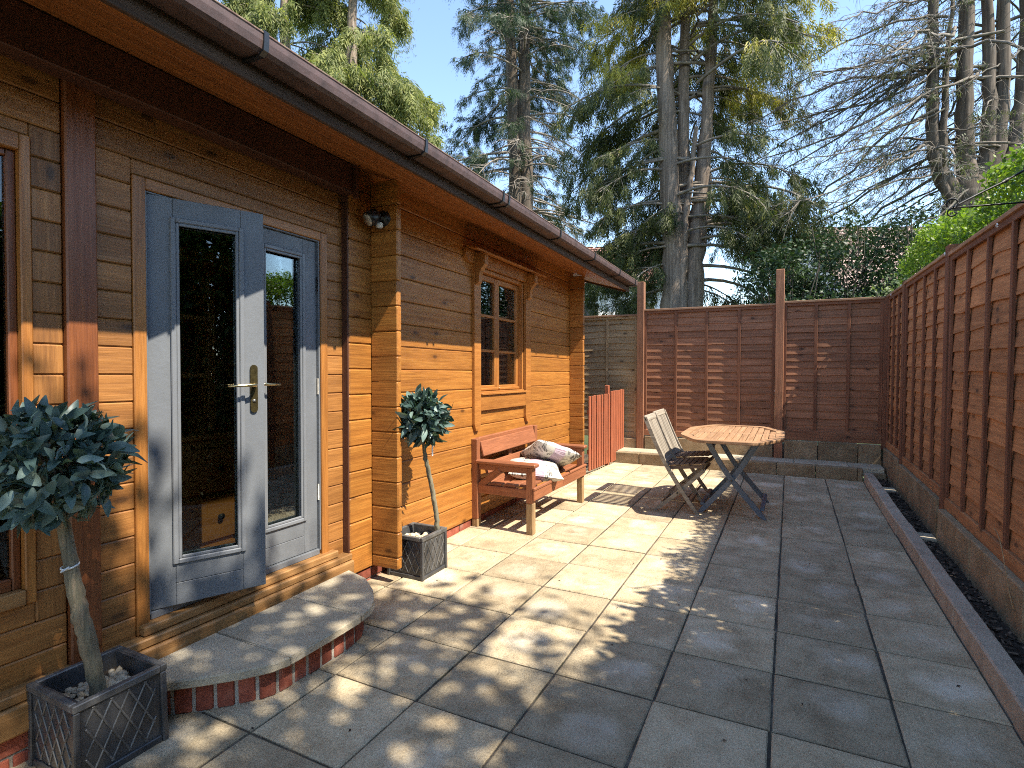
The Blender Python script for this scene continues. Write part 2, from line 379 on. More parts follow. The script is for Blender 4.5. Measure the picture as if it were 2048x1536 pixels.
def waney(L, W, T, mat, seed, amp=.006, n=7):
    """lap board whose lower edge wanders"""
    key = ('w', round(L, 3), round(W, 3), T, mat.name, seed)
    if key in CACHE: return CACHE[key]
    g = random.Random(seed * 7 + int(L * 100)); V = []; Fc = []
    bow = g.uniform(-.003, .003)
    for i in range(n + 1):
        x = -L / 2 + L * i / n; lo = -W / 2 + g.uniform(-amp, amp) - (g.random() < .14) * amp * 1.6
        o = bow * math.sin(math.pi * i / n)
        V += [(x, -T / 2 + o, lo), (x, T / 2 + o, lo), (x, T / 2 + o, W / 2), (x, -T / 2 + o, W / 2)]
    for i in range(n):
        a = 4 * i
        for k in range(4): Fc.append((a + k, a + (k + 1) % 4, a + 4 + (k + 1) % 4, a + 4 + k))
    Fc += [(0, 3, 2, 1), (4 * n, 4 * n + 1, 4 * n + 2, 4 * n + 3)]
    me = mesh('board', V, [f[::-1] for f in Fc], mat)
    CACHE[key] = me; return me
class Tubes:
    def __init__(s): s.V = []; s.F = []; s.n = 0
    def add(s, pts, rad, sides=6, cap=True, noise_=0.):
        P = np.asarray(pts, float); n = len(P)
        rad = np.asarray(rad, float) if np.ndim(rad) else np.full(n, float(rad))
        T = np.gradient(P, axis=0); T /= np.linalg.norm(T, axis=1)[:, None] + 1e-9
        ref = np.array([0, 0, 1.]) if abs(T[:, 2]).mean() < .8 else np.array([1., 0, 0])
        A = np.cross(T, ref); A /= np.linalg.norm(A, axis=1)[:, None] + 1e-9; B = np.cross(T, A)
        th = np.arange(sides) * 2 * math.pi / sides
        rr = rad[:, None] * (1 + (R.normal(0, noise_, (n, sides)) if noise_ else 0))
        ring = P[:, None] + rr[..., None] * (A[:, None] * np.cos(th)[None, :, None] + B[:, None] * np.sin(th)[None, :, None])
        s.V.append(ring.reshape(-1, 3))
        i = np.arange(n - 1)[:, None] * sides; k = np.arange(sides)[None]
        q = np.stack([i + k, i + (k + 1) % sides, i + sides + (k + 1) % sides, i + sides + k], -1).reshape(-1, 4) + s.n
        s.F.append(q)
        if cap:
            for off in (0, (n - 1) * sides):
                c = np.arange(sides) + off + s.n
                for a in range(1, sides - 2 + 1, 2):
                    s.F.append(np.array([[c[0], c[a], c[a + 1], c[min(a + 2, sides - 1)]]]))
        s.n += n * sides
    def build(s, name, mat, parent=None, world=I4, smooth=True):
        me = npmesh(name, np.concatenate(s.V), np.concatenate(s.F), mat, None, smooth)
        o = obj(name, me, world, parent); return o
def tube(name, parent, pts, rad, mat, sides=8, world=I4, noise_=0.):
    t = Tubes(); t.add(pts, rad, sides, noise_=noise_); return t.build(name, mat, parent, world)
def extrude(profile, a0, a1, mat, name, axis='y'):
    """closed 2D profile (x,z) extruded along y"""
    n = len(profile)
    V = [(p[0], a0, p[1]) for p in profile] + [(p[0], a1, p[1]) for p in profile]
    F = [(i, (i + 1) % n, n + (i + 1) % n, n + i) for i in range(n)] + [tuple(range(n))[::-1], tuple(range(n, 2 * n))]
    me = mesh(name, V, F, mat)
    import bmesh
    bm = bmesh.new(); bm.from_mesh(me); bmesh.ops.recalc_face_normals(bm, faces=bm.faces); bm.to_mesh(me); bm.free()
    return me

# ------------------------------------------------------------------ ground and patio
def sheet(name, x0, x1, y0, y1, z, mat, nx=1, ny=1, amp=0):
    xs = np.linspace(x0, x1, nx + 1); ys = np.linspace(y0, y1, ny + 1)
    V = [(x, y, z + (R.normal(0, amp) if amp else 0)) for y in ys for x in xs]
    F = [(j * (nx + 1) + i, j * (nx + 1) + i + 1, (j + 1) * (nx + 1) + i + 1, (j + 1) * (nx + 1) + i) for j in range(ny) for i in range(nx)]
    return obj(name, mesh(name, V, F, mat, amp > 0))
tag(sheet('ground', -300, 300, -200, 600, -.06, M['grass']), kind='structure')
patio = sheet('patio', -2.6, .84, -2.7, 7.80, -.009, M['mortar']); tag(patio, kind='structure')
tag(sheet('side_path', -4.6, -2.30, 6.6, 8.4, -.012, M['block']), kind='structure')
GX, GY, PS = -1.8506, 2.768, .45
def paver_mesh(w, d, seed):
    g = random.Random(seed); n = 5; V = []; F = []
    key = ('pv', round(w, 3), round(d, 3), seed)
    if key in CACHE: return CACHE[key]
    xs = [-w / 2, -w / 2 + .006, w / 2 - .006, w / 2]; ys = [-d / 2, -d / 2 + .006, d / 2 - .006, d / 2]
    for j, y in enumerate(ys):
        for i, x in enumerate(xs):
            e = (i in (0, 3)) or (j in (0, 3))
            V.append((x + (g.uniform(-.002, .002) if e else 0), y + (g.uniform(-.002, .002) if e else 0), -.005 if e else 0))
    for j in range(3):
        for i in range(3): F.append((j * 4 + i, j * 4 + i + 1, j * 4 + i + 5, j * 4 + i + 4))
    ring = [0, 1, 2, 3, 7, 11, 15, 14, 13, 12, 8, 4]; base = len(V)
    for k in ring: V.append((V[k][0], V[k][1], -.03))
    for k in range(12): F.append((ring[k], base + k, base + (k + 1) % 12, ring[(k + 1) % 12]))
    me = mesh('paver', V, F, M['paver']); CACHE[key] = me; return me
for i in range(-2, 7):
    for j in range(-12, 12):
        x0, x1 = GX + PS * (i - 1) + PS, GX + PS * (i + 1); y0, y1 = GY + PS * j, GY + PS * (j + 1)
        x0 = GX + PS * i
        x0, x1 = max(x0, -2.52), min(x1, .80); y1 = min(y1, 7.79)
        if x1 - x0 < .06 or y1 - y0 < .06: continue
        gap = random.uniform(.008, .013)
        w, d = x1 - x0 - gap, y1 - y0 - gap
        full = abs(w - PS) < .02 and abs(d - PS) < .02
        me = paver_mesh(.4395 if full else w, .4395 if full else d, random.randint(0, 7) if full else 90 + i)
        T = Matrix.Translation(((x0 + x1) / 2 + random.uniform(-.0015, .0015), (y0 + y1) / 2 + random.uniform(-.0015, .0015), random.uniform(-.002, .0015)))
        T = T @ Euler((random.gauss(0, .0022), random.gauss(0, .0022), random.gauss(0, .003) + (random.randint(0, 3) * math.pi / 2 if full else 0))).to_matrix().to_4x4()
        obj('paver', me, T, patio)

# ------------------------------------------------------------------ log cabin
cy = Vector((-.0179, .9997, -.0179)).normalized(); cz = Vector((-.006, .0179, 1)); cz = (cz - cy * cz.dot(cy)).normalized(); cx = cy.cross(cz)
FC = Matrix(((cx.x, cy.x, cz.x, 0), (cx.y, cy.y, cz.y, 0), (cx.z, cy.z, cz.z, 0), (0, 0, 0, 1)))
base = FC @ Vector((-3.6, 3.5, .07))
cabin = thing('log_cabin', 'honey-stained timber garden cabin with overhanging eave and open grey glazed door', 'cabin', base, FC.to_3x3())
def cb(name, x0, x1, y0, y1, z0, z1, mat, ch=.003, parent=None):
    return bx(name, parent or cabin, x0, x1, y0, y1, z0, z1, mat, ch, FC)
def cp(name, a, b, w, t, mat, up=(0, 0, 1), ch=.003, parent=None):
    return plank(name, parent or cabin, a, b, w, t, mat, up, ch, FC)
XW, XD = -2.40, -2.45
P0, PP = 1.4525, .1625            # log seams of the main wall
# main wall logs: cut around the window opening
WY0, WY1, WZ0, WZ1 = 4.26, 5.29, 1.235, 2.385
for k in range(-8, 8):
    z0, z1 = P0 + PP * k, P0 + PP * (k + 1)
    if k == 7: z1 = 2.735
    spans = [(2.655, 6.84)]
    if z1 > WZ0 + .02 and z0 < WZ1 - .02: spans = [(2.655, WY0), (WY1, 6.84)]
    for a, b in spans:
        j = random.uniform(-.0012, .0012)
        cb('log', XW - .07 + j, XW + j, a, b, z0 + .0012, z1 - .0012, M['log'], .0075)
# crossing logs at both corners, half a log out of step
for yy, xe in ((2.857, -2.186), (6.70, -2.215)):
    for k in range(-9, 8):
        z0, z1 = P0 + PP / 2 + PP * k, P0 + PP / 2 + PP * (k + 1)
        z0 = max(z0, .157); z1 = min(z1, 2.735 - .3136 * (xe + 2.40))
        if z1 - z0 < .03: continue
        j = random.uniform(-.003, .003)
        cb('log', XW - .0005 + .001, xe + j, yy, yy + .045, z0 + .0012, z1 - .0012, M['log'], .007)
# infill wall with the doors: narrower boards, cut around door and left window
DY0, DY1, DZ0, DZ1 = 1.398, 2.515, .33, 2.262
LY0, LY1, LZ0, LZ1 = -.35, 1.045, .585, 2.28
for k in range(-13, 10):
    z0, z1 = 1.646 + .1142 * k, 1.646 + .1142 * (k + 1)
    if z0 > 2.66: continue
    for (ya, yb) in ((-1.3, 1.146), (1.258, 2.662)):
        cuts = [(ya, yb)]
        for (o0, o1, q0, q1) in ((DY0, DY1, DZ0 - .2, DZ1), (LY0, LY1, LZ0, LZ1)):
            new = []
            for a, b in cuts:
                if z1 > q0 + .015 and z0 < q1 - .015 and o0 < b and o1 > a:
                    if o0 - a > .01: new.append((a, o0))
                    if b - o1 > .01: new.append((o1, b))
                    if z1 - q1 > .012: cb('board', XD - .045, XD, max(a, o0), min(b, o1), q1 + .001, z1 - .001, M['board'], .0055)
                    if q0 - z0 > .012 and q0 > .4: cb('board', XD - .045, XD, max(a, o0), min(b, o1), z0 + .001, q0 - .001, M['board'], .0055)
                else: new.append((a, b))
            cuts = new
        for a, b in cuts:
            j = random.uniform(-.001, .001)
            cb('board', XD - .045 + j, XD + j, a, b, z0 + .001, z1 - .001, M['board'], .0055)
cb('post', XD - .03, XD + .022, 1.148, 1.256, .16, 2.56, M['post'], .006)
cb('shaded_log_ends', -2.46, XW - .002, 2.643, 2.6535, .27, 2.74, M['beam'], .003)  # thin dark strip standing in for the shaded, brown-painted log ends
cb('eave_beam', -2.44, -2.345, -1.5, 2.66, 2.53, 2.70, M['beam'], .004)
cb('cover_strip', -2.352, -2.322, 2.635, 2.662, 2.50, 2.71, M['beam'], .003)
# brick footing
foot = obj('footing', extrude([(-2.50, -.10), (-2.425, -.10), (-2.425, .148), (-2.50, .148)], -1.3, 7.0, M['pale_mortar'], 'footing'), FC, cabin)
y = -1.3; n = 0
while y < 6.9:
    L = .215
    if not (1.45 < y < 2.5):
        for row in range(3): cb('brick', -2.43, -2.416, y + (.11 if row % 2 else 0), y + L + (.11 if row % 2 else 0), .079 + .0745 * (row - 1), .079 + .0745 * (row - 1) + .064, M['brick'], .004, foot)
    y += L + .011
# eave: sloping soffit boards, fascia, gutter, roof
SL = -.3136
def sof(x): return 2.722 + SL * (x + 2.40)
ys0, ys1 = -2.2, 7.42
xs = [-2.62, -2.50, -2.385, -2.27, -2.155, -2.04, -1.925, -1.832]
for a, b in zip(xs[:-1], xs[1:]):
    xm = (a + b) / 2; w = math.hypot(b - a, SL * (b - a)) - .0015
    cp('soffit_board', (xm, ys0, sof(xm) + .011), (xm, ys1, sof(xm) + .011), w, .02, M['soffit'], (1, 0, SL), .0025)
cb('fascia', -1.831, -1.811, ys0, ys1 + .005, 2.535, 2.672, M['fascia'], .003)
cp('bargeboard', (-1.835, ys1 - .005, 2.60), (-4.3, ys1 - .005, 2.60 - SL * 2.465), .15, .022, M['fascia'], (0, 0, 1), .003)
gut = obj('gutter', extrude([(-1.808, 2.602), (-1.722, 2.600), (-1.706, 2.612), (-1.700, 2.640), (-1.700, 2.668), (-1.7065, 2.668), (-1.7065, 2.641), (-1.713, 2.616), (-1.724, 2.606), (-1.801, 2.608), (-1.801, 2.668), (-1.808, 2.668)], ys0, ys1 + .02, M['gutter'], 'gutter'), FC, cabin)
cb('gutter_lip', -1.7085, -1.6965, ys0, ys1 + .02, 2.664, 2.674, M['lichen'], .003, gut)
for yb in (.35, 1.43, 2.46, 3.39, 3.475, 4.5, 5.5, 6.5, 7.3):
    me = extrude([(-1.812, 2.592), (-1.72, 2.592), (-1.697, 2.606), (-1.6925, 2.64), (-1.6925, 2.676), (-1.7005, 2.676), (-1.7005, 2.64), (-1.706, 2.612), (-1.722, 2.600), (-1.812, 2.602)], yb, yb + .022, M['black'], 'bracket')
    obj('bracket', me, FC, gut)
roof = obj('roof', extrude([(-1.745, 2.676), (-1.735, 2.69), (-4.3, 2.69 - SL * 2.565), (-6.8, 2.69), (-6.8, 2.66), (-4.3, 2.648 - SL * 2.565)], ys0, ys1 + .03, M['felt'], 'roof'), FC, cabin)
# shell behind the visible front so that the inside is dark
cb('back_wall', -6.3, -6.2, -2.1, 6.9, 0, 2.8, M['inner'])
for yy in (-2.1, 2.70, 6.76): cb('cross_wall', -6.2, -2.475, yy, yy + .045, 0, 2.75, M['inner'])
cb('floor', -6.2, -2.50, -2.05, 6.9, .25, .31, M['inner'])
cb('ceiling', -6.2, -2.50, -2.05, 6.9, 2.62, 2.66, M['inner'])
cb('wall', -2.50, -2.45, -2.1, -1.3, 0, 2.75, M['board'])

# ---- casement window of the main wall
win = cb('window', -2.52, -2.405, WY0 - .001, WY0 + .035, WZ0 + .03, WZ1 - .002, M['trim'], .003)
cb('frame', -2.52, -2.405, WY1 - .035, WY1 + .001, WZ0 + .03, WZ1 - .002, M['trim'], .003, win)
cb('frame', -2.52, -2.405, WY0 + .035, WY1 - .035, WZ1 - .037, WZ1 - .002, M['trim'], .003, win)
cb('frame', -2.53, -2.385, WY0 + .035, WY1 - .035, WZ0 - .002, WZ0 + .03, M['trim'], .003, win)
mid = (WY0 + WY1) / 2
for a, b in ((WY0 + .036, mid - .001), (mid + .001, WY1 - .036)):
    z0, z1 = WZ0 + .032, WZ1 - .04
    xs0, xs1 = -2.505, -2.455
    cb('sash_stile', xs0, xs1, a, a + .047, z0, z1, M['trim'], .005, win)
    cb('sash_stile', xs0, xs1, b - .047, b, z0, z1, M['trim'], .005, win)
    cb('sash_rail', xs0, xs1, a + .047, b - .047, z0, z0 + .05, M['trim'], .005, win)
    cb('sash_rail', xs0, xs1, a + .047, b - .047, z1 - .05, z1, M['trim'], .005, win)
    h = (z1 - z0 - .1) / 3
    for q in (1, 2): cb('glazing_bar', xs0 + .004, xs1 - .003, a + .047, b - .047, z0 + .05 + q * h - .012, z0 + .05 + q * h + .012, M['trim'], .004, win)
    for q in range(3): cb('pane', -2.484, -2.480, a + .047, b - .047, z0 + .05 + q * h + (.012 if q else 0), z0 + .05 + (q + 1) * h - (.012 if q < 2 else 0), M['glass'], .0005, win)
    cb('drip_rail', -2.456, -2.43, a + .01, b - .01, z0 + .002, z0 + .028, M['trim'], .006, win)
cb('sill_apron', -2.398, -2.372, WY0 + .045, WY1 - .015, 1.095, 1.232, M['trim'], .004, win)
cb('sill_ledge', -2.398, -2.355, WY0 + .045, WY1 - .015, 1.233, 1.252, M['trim'], .004, win)
for a, b in ((4.187, 4.304), (5.279, 5.404)):   # long side trims with pointed feet
    me = extrude([(a, .985), (a + .03, .925), (b - .03, .925), (b, .985), (b, 2.38), (a, 2.38)], 0, .026, M['trim'], 'side_trim')
    m4 = FC @ Matrix(((0, 1, 0, XW + .001), (1, 0, 0, 0), (0, 0, 1, 0), (0, 0, 0, 1)))
    obj('side_trim', me, m4, win)
me = extrude([(4.035, 2.49), (4.035, 2.43), (4.09, 2.382), (5.55, 2.382), (5.60, 2.43), (5.60, 2.49)], 0, .03, M['trim'], 'pelmet')
pel = obj('pelmet', me, FC @ Matrix(((0, 1, 0, XW + .002), (1, 0, 0, 0), (0, 0, 1, 0), (0, 0, 0, 1))), win)
cp('canopy', (-2.325, 4.05, 2.494), (-2.325, 5.61, 2.494), .125, .016, M['trim'], (1, 0, -.25), .003, win)
for yb in (4.20, 5.30):
    prof = [(-2.37, 2.478), (-2.275, 2.455), (-2.278, 2.375), (-2.30, 2.352), (-2.325, 2.322), (-2.335, 2.28), (-2.337, 2.225), (-2.37, 2.20)]
    obj('bracket', extrude(prof, yb, yb + .062, M['trim'], 'bracket'), FC, win)
    cb('peg', -2.30, -2.285, yb - .008, yb + .002, 2.395, 2.415, M['trim'], .004, win)

# ---- left window (mostly outside the picture)
lw = cb('window', XD - .06, XD + .012, LY1 - .034, LY1, LZ0, LZ1, M['trim'], .004)
lw['label'] = 'tall fixed window left of the brown post'
cb('frame', XD - .06, XD + .012, LY0, LY0 + .06, LZ0, LZ1, M['trim'], .004, lw)
cb('frame', XD - .06, XD + .012, LY0 + .06, LY1 - .034, LZ1 - .06, LZ1, M['trim'], .004, lw)
cb('frame', XD - .06, XD + .018, LY0 + .06, LY1 - .034, LZ0, LZ0 + .055, M['sillwood'], .004, lw)
for a, b, c, d in ((LY1 - .062, LY1 - .0345, LZ0 + .055, LZ1 - .06), (LY0 + .0605, LY1 - .0625, LZ1 - .085, LZ1 - .0605), (LY0 + .0605, LY1 - .0625, LZ0 + .0555, LZ0 + .1)):
    cb('sash', XD - .05, XD - .015, a, b, c, d, M['post'], .004, lw)
cb('pane', XD - .036, XD - .032, LY0 + .06, LY1 - .06, LZ0 + .09, LZ1 - .08, M['glass'], .0005, lw)

# ---- door frame and the two leaves
for nm, a, b, c, d in (('architrave', 1.398, 1.452, .30, 2.262), ('architrave', 2.462, 2.515, .30, 2.262), ('architrave', 1.452, 2.462, 2.212, 2.262)):
    cb(nm, XD - .05, XD + .008, a, b, c, d, M['trim'], .004)
for a, b, c, d in ((1.4525, 1.462, .37, 2.2115), (2.452, 2.4615, .37, 2.2115), (1.462, 2.452, 2.2035, 2.2115)):
    cb('door_frame', XD - .10, XD - .002, a, b, c, d, M['door'], .002)
cb('threshold', -2.52, -2.405, 1.405, 2.56, .302, .345, M['sillwood'], .006)
cb('threshold_strip', -2.50, XD - .004, 1.4625, 2.4515, .346, .378, M['door'], .002)
cb('door_sill', -2.50, -2.385, .72, 2.66, .262, .300, M['sillwood'], .006)
cb('door_sill', -2.50, -2.372, .70, 2.664, .155, .260, M['sillwood'], .008)
DW, DH = .487, 1.822
def leaf(hinge, ang, mirror, name, label):
    """door leaf: local x from hinge to free edge, -y is the outside"""
    s = -1 if mirror else 1
    th = math.radians(ang)
    ux = Vector((math.sin(th), s * math.cos(th), 0)); uz = Vector((0, 0, 1))
    out = ux.cross(uz) if not mirror else uz.cross(ux)      # outward normal
    W = FC @ Matrix(((ux.x, -out.x, 0, hinge[0]), (ux.y, -out.y, 0, hinge[1]), (0, 0, 1, hinge[2]), (0, 0, 0, 1)))
    st, t = .103, .044
    b0, b1 = .198, DH - .097
    def piece(nm, x0, x1, z0, z1, y0, y1, mat, par, ch=.002):
        V = bx(nm, None, x0, x1, y0, y1, z0, z1, mat, ch); del WM[V.name]
        w = W @ V.matrix_basis; V.parent = par; WM[V.name] = w
        V.matrix_basis = WM[par.name].inverted() @ w if par else w
        return V
    D = piece(name, 0, st, 0, DH, 0, t, M['door'], cabin)
    D['label'] = label
    piece('stile', DW - st, DW, 0, DH, 0, t, M['door'], D)
    piece('rail', st + .0008, DW - st - .0008, b1, DH, 0, t, M['door'], D)
    piece('rail', st + .0008, DW - st - .0008, 0, .098, 0, t, M['door'], D)
    piece('rail', st + .0008, DW - st - .0008, .1, b0, 0, t, M['door'], D)
    for side in (-1, 1):
        for lay, (o, wd, y) in enumerate(((-.012, .022, .012), (.010, .014, .007))):
            y0, y1 = (-y, .003) if side < 0 else (t - .003, t + y)
            x0, x1, z0, z1 = st + o, DW - st - o, b0 + o, b1 - o
            piece('bead', x0, x0 + wd, z0, z1, y0, y1, M['bead'], D, .004)
            piece('bead', x1 - wd, x1, z0, z1, y0, y1, M['bead'], D, .004)
            piece('bead', x0 + wd, x1 - wd, z1 - wd, z1, y0, y1, M['bead'], D, .004)
            piece('bead', x0 + wd, x1 - wd, z0, z0 + wd, y0, y1, M['bead'], D, .004)
    piece('glazing_edge', st + .002, st + .02, b0 + .002, b1 - .002, .008, .036, M['door'], D, .002)
    piece('glazing_edge', DW - st - .02, DW - st - .002, b0 + .002, b1 - .002, .008, .036, M['door'], D, .002)
    piece('pane', st + .02, DW - st - .02, b0 + .004, b1 - .004, .020, .024, M['glass'], D, .0005)
    # handle
    hz = .985; hx = DW - .05
    n = 10; prof = []
    for k in range(n + 1): a = math.pi * k / n; prof.append((.0165 * math.cos(a), .0925 + .0165 * math.sin(a)))
    for k in range(n + 1): a = math.pi + math.pi * k / n; prof.append((.0165 * math.cos(a), -.1055 + .0165 * math.sin(a)))
    obj('handle_plate', extrude(prof, -.009, .0005, M['brass'], 'handle_plate'), W @ Matrix.Translation((hx, 0, hz - .01)), D)
    pts = [(hx, -.006, hz), (hx, -.035, hz), (hx - .006, -.05, hz + .001), (hx - .03, -.056, hz + .001), (hx - .08, -.054, hz - .001), (hx - .125, -.049, hz - .003)]
    tube('handle_lever', D, pts, [.011, .009, .009, .008, .0065, .005], M['brassbright'], 10, W)
    tube('keyhole', D, [(hx, -.008, hz - .075), (hx, -.0125, hz - .075)], [.0085, .0075], M['steel'], 12, W)
    for hz2 in (.29, .92, 1.52):
        t2 = Tubes(); t2.add([(-.004, -.006, hz2 + q) for q in (0, .095)], .008, 10); t2.build('hinge', M['steel'], D, W)
    piece('bottom_bar', .004, DW - .004, -.004, 0, .01, .034, M['steel'], D, .001) if not mirror else None
    return D
leaf((-2.468, 1.4635, .381), 24., False, 'door', 'open grey door leaf standing ajar with brass lever handle')
leaf((-2.470, 2.4505, .381), 0., True, 'door', 'closed grey door leaf behind the open one')

# ---- dresser in the room behind the doors
dr = thing('dresser', 'orange wooden dresser with drawers seen through the door glass', 'dresser', FC @ Vector((-3.35, 2.35, .31)), FC.to_3x3())
def db(n, *a, mat=None, ch=.004, parent=None): return bx(n, parent or dr, *a, mat or M['dresser'], ch, FC)
db('carcass', -3.6, -3.17, 1.95, 2.68, .31, 1.02)
for k in range(2):
    d = db('drawer', -3.169, -3.148, 1.99, 2.64, .39 + k * .3, .66 + k * .3)
    t = Tubes(); t.add([(-3.148, 2.31, .53 + k * .3), (-3.125, 2.31, .53 + k * .3)], [.012, .02], 10); t.build('knob', M['iron'], d, FC)
db('plinth', -3.62, -3.13, 1.93, 2.69, .311, .36); db('top', -3.62, -3.14, 1.93, 2.69, 1.02, 1.05)
for yy in (1.95, 2.28, 2.62): db('upright', -3.5, -3.2, yy, yy + .05, 1.051, 2.1)
db('shelf', -3.5, -3.2, 2.0, 2.28, 1.4, 1.43); db('shelf', -3.5, -3.2, 2.0, 2.28, 1.75, 1.78); db('cornice', -3.55, -3.15, 1.92, 2.69, 2.1, 2.17)
bx('back_panel', dr, -3.53, -3.51, 1.95, 2.67, 1.05, 2.1, M['inner'], .002, FC)

# ---- lamp on the corner logs
lp = thing('wall_lamp', 'small black round spotlight with sensor on the corner logs beside the doors', 'lamp', FC @ Vector((-2.29, 2.856, 2.42)), FC.to_3x3())
t = Tubes(); t.add([(-2.285, 2.856, 2.42), (-2.285, 2.832, 2.42)], [.05, .046], 18); t.build('back_plate', M['black'], lp, FC)
t = Tubes(); t.add([(-2.29, 2.835, 2.42), (-2.30, 2.80, 2.41)], [.02, .02], 10); t.build('arm', M['black'], lp, FC)
t = Tubes(); t.add([(-2.30, 2.815, 2.44), (-2.305, 2.795, 2.43), (-2.32, 2.755, 2.40), (-2.325, 2.745, 2.393)], [.022, .044, .05, .047], 18); hd = t.build('lamp_head', M['black'], lp, FC)
t = Tubes(); t.add([(-2.3245, 2.7465, 2.394), (-2.3285, 2.738, 2.3885)], [.041, .038], 18); t.build('lens', M['lens'], hd, FC)
t = Tubes(); t.add([(-2.293, 2.83, 2.375), (-2.296, 2.80, 2.365)], [.02, .016], 12); t.build('sensor', M['white'], lp, FC)

# ------------------------------------------------------------------ door step
st = thing('door_step', 'curved stone door step edged with red bricks', 'step', (-2.2, 1.88, 0))
edge = [(-2.36, 1.20), (-2.27, 1.245), (-2.177, 1.306), (-2.086, 1.385), (-1.985, 1.492), (-1.915, 1.585), (-1.896, 1.655), (-1.890, 1.87), (-1.892, 2.07), (-1.915, 2.195), (-1.968, 2.275), (-2.065, 2.375), (-2.21, 2.482), (-2.36, 2.535)]
def slabpoly(name, pts, z0, z1, mat, parent):
    n = len(pts); c = np.mean(pts, axis=0)
    V = []
    for z, ins in ((z0, .004), (z0 + .004, 0), (z1 - .006, 0), (z1, .006)):
        for p in pts:
            d = np.array(p) - c; L = np.hypot(*d); q = c + d * (1 - ins / L); jj = random.uniform(-.0025, .0025)
            V.append((q[0] - c[0] + jj, q[1] - c[1] + jj, z - z0))
    F = [tuple(range(n))[::-1], tuple(range(3 * n, 4 * n))]
    for k in range(3):
        for i in range(n): F.append((k * n + i, k * n + (i + 1) % n, (k + 1) * n + (i + 1) % n, (k + 1) * n + i))
    return obj(name, mesh(name, V, F, mat), Matrix.Translation((c[0], c[1], z0)), parent)
def interp_edge(y):
    for (a, b) in zip(edge[:-1], edge[1:]):
        if a[1] <= y <= b[1]: t_ = (y - a[1]) / (b[1] - a[1] + 1e-9); return a[0] + t_ * (b[0] - a[0])
for a, b in ((1.20, 1.655), (1.662, 2.093), (2.100, 2.535)):
    pts = [p for p in edge if a + .01 < p[1] < b - .01]
    dense = []
    lo = (interp_edge(a) if a > 1.2 else -2.36, a); hi = (interp_edge(b) if b < 2.53 else -2.36, b)
    poly = [(-2.385, a)] + ([lo] if a > 1.2 else []) + pts + ([hi] if b < 2.53 else []) + [(-2.385, b)]
    slabpoly('slab', poly, .132, .17, M['slab'], st)
core = [(p[0] - .061, 1.87 + (p[1] - 1.87) * .949) for p in edge]
slabpoly('mortar_core', [(-2.40, core[0][1])] + core + [(-2.40, core[-1][1])], -.01, .131, M['pale_mortar'], st)
bl = [(p[0] - .068, 1.87 + (p[1] - 1.87) * .945) for p in edge]
blp = np.array(bl); sl = np.r_[0, np.cumsum(np.hypot(*np.diff(blp, axis=0).T))]
nbk = int(sl[-1] / .0775)
for k in range(nbk):
    q = (k + .5) * sl[-1] / nbk
    p = np.array([np.interp(q, sl, blp[:, 0]), np.interp(q, sl, blp[:, 1])])
    p2 = np.array([np.interp(q + .03, sl, blp[:, 0]), np.interp(q + .03, sl, blp[:, 1])]); p1 = np.array([np.interp(q - .03, sl, blp[:, 0]), np.interp(q - .03, sl, blp[:, 1])])
    d = (p2 - p1) / np.linalg.norm(p2 - p1); nrm = np.array([d[1], -d[0]])
    c = p + nrm * (random.uniform(-.003, .003) - .012)
    plank('brick', st, (c[0], c[1], .002), (c[0], c[1], .1285), .065, .05, M['brick'], (d[0], d[1], 0), .005)

# ------------------------------------------------------------------ planters with standard bay trees
def planter(cx_, cy_, rot, label, w=.308, h=.293):
    p = thing('planter', label, 'planter', (cx_, cy_, 0), Matrix.Rotation(rot, 3, 'Z'), 'lattice planters')
    W = WM[p.name]
    b, tpr = w / 2 - .005, w / 2
    def lerp(z): return b + (tpr - b) * z / h
    V = []
    for z, r in ((0, lerp(0) - .008), (h - .004, lerp(h) - .008), (h - .004, lerp(h) - .03), (.04, lerp(.04) - .03)):
        V += [(-r, -r, z), (r, -r, z), (r, r, z), (-r, r, z)]
    F = [(0, 3, 2, 1)] + [(4 * k + i, 4 * k + (i + 1) % 4, 4 * k + 4 + (i + 1) % 4, 4 * k + 4 + i) for k in range(3) for i in range(4)] + [(12, 13, 14, 15)]
    obj('tub', mesh('tub', V, F, M['planter']), W, p)
    for k in range(4):
        Q = W @ Matrix.Rotation(k * math.pi / 2, 4, 'Z')
        rt = tpr
        plank('rim', p, (-rt, -rt + .011, h - .013), (rt - .023, -rt + .011, h - .013), .026, .023, M['plantedge'], (0, 0, 1), .003, Q)
        plank('corner_rib', p, (-b + .004, -b + .004, .0), (-rt + .012, -rt + .012, h - .027), .022, .022, M['planter'], (1, 0, 0), .004, Q)
        plank('base_rib', p, (-b + .016, -b + .006, .013), (b - .016, -b + .006, .013), .026, .014, M['planter'], (0, 0, 1), .003, Q)
        # raised diagonal lattice
        x0, x1, z0, z1 = -.118, .118, .03, h - .03
        for sgn in (-1, 1):
            for o in np.arange(-.26, .27, .0565):
                seg = []
                for i in range(60):
                    tt = -.3 + i * .01
                    x = o + tt * .5; z = (z0 + z1) / 2 + sgn * tt * .95
                    if x0 <= x <= x1 and z0 <= z <= z1: seg.append((x, z))
                if len(seg) < 4: continue
                (xa, za), (xb, zb) = seg[0], seg[-1]
                plank('lattice_rib', p, (xa, -lerp(za) + .007, za), (xb, -lerp(zb) + .007, zb), .0065, .007, M['plantedge'], (0, 1, 0), .002, Q)
    sr = lerp(h * .78) - .032
    obj('compost', mesh('compost', [(-sr, -sr, h * .78), (sr, -sr, h * .78), (sr, sr, h * .78), (-sr, sr, h * .78)], [(0, 1, 2, 3)], M['compost']), W, p)
    return p
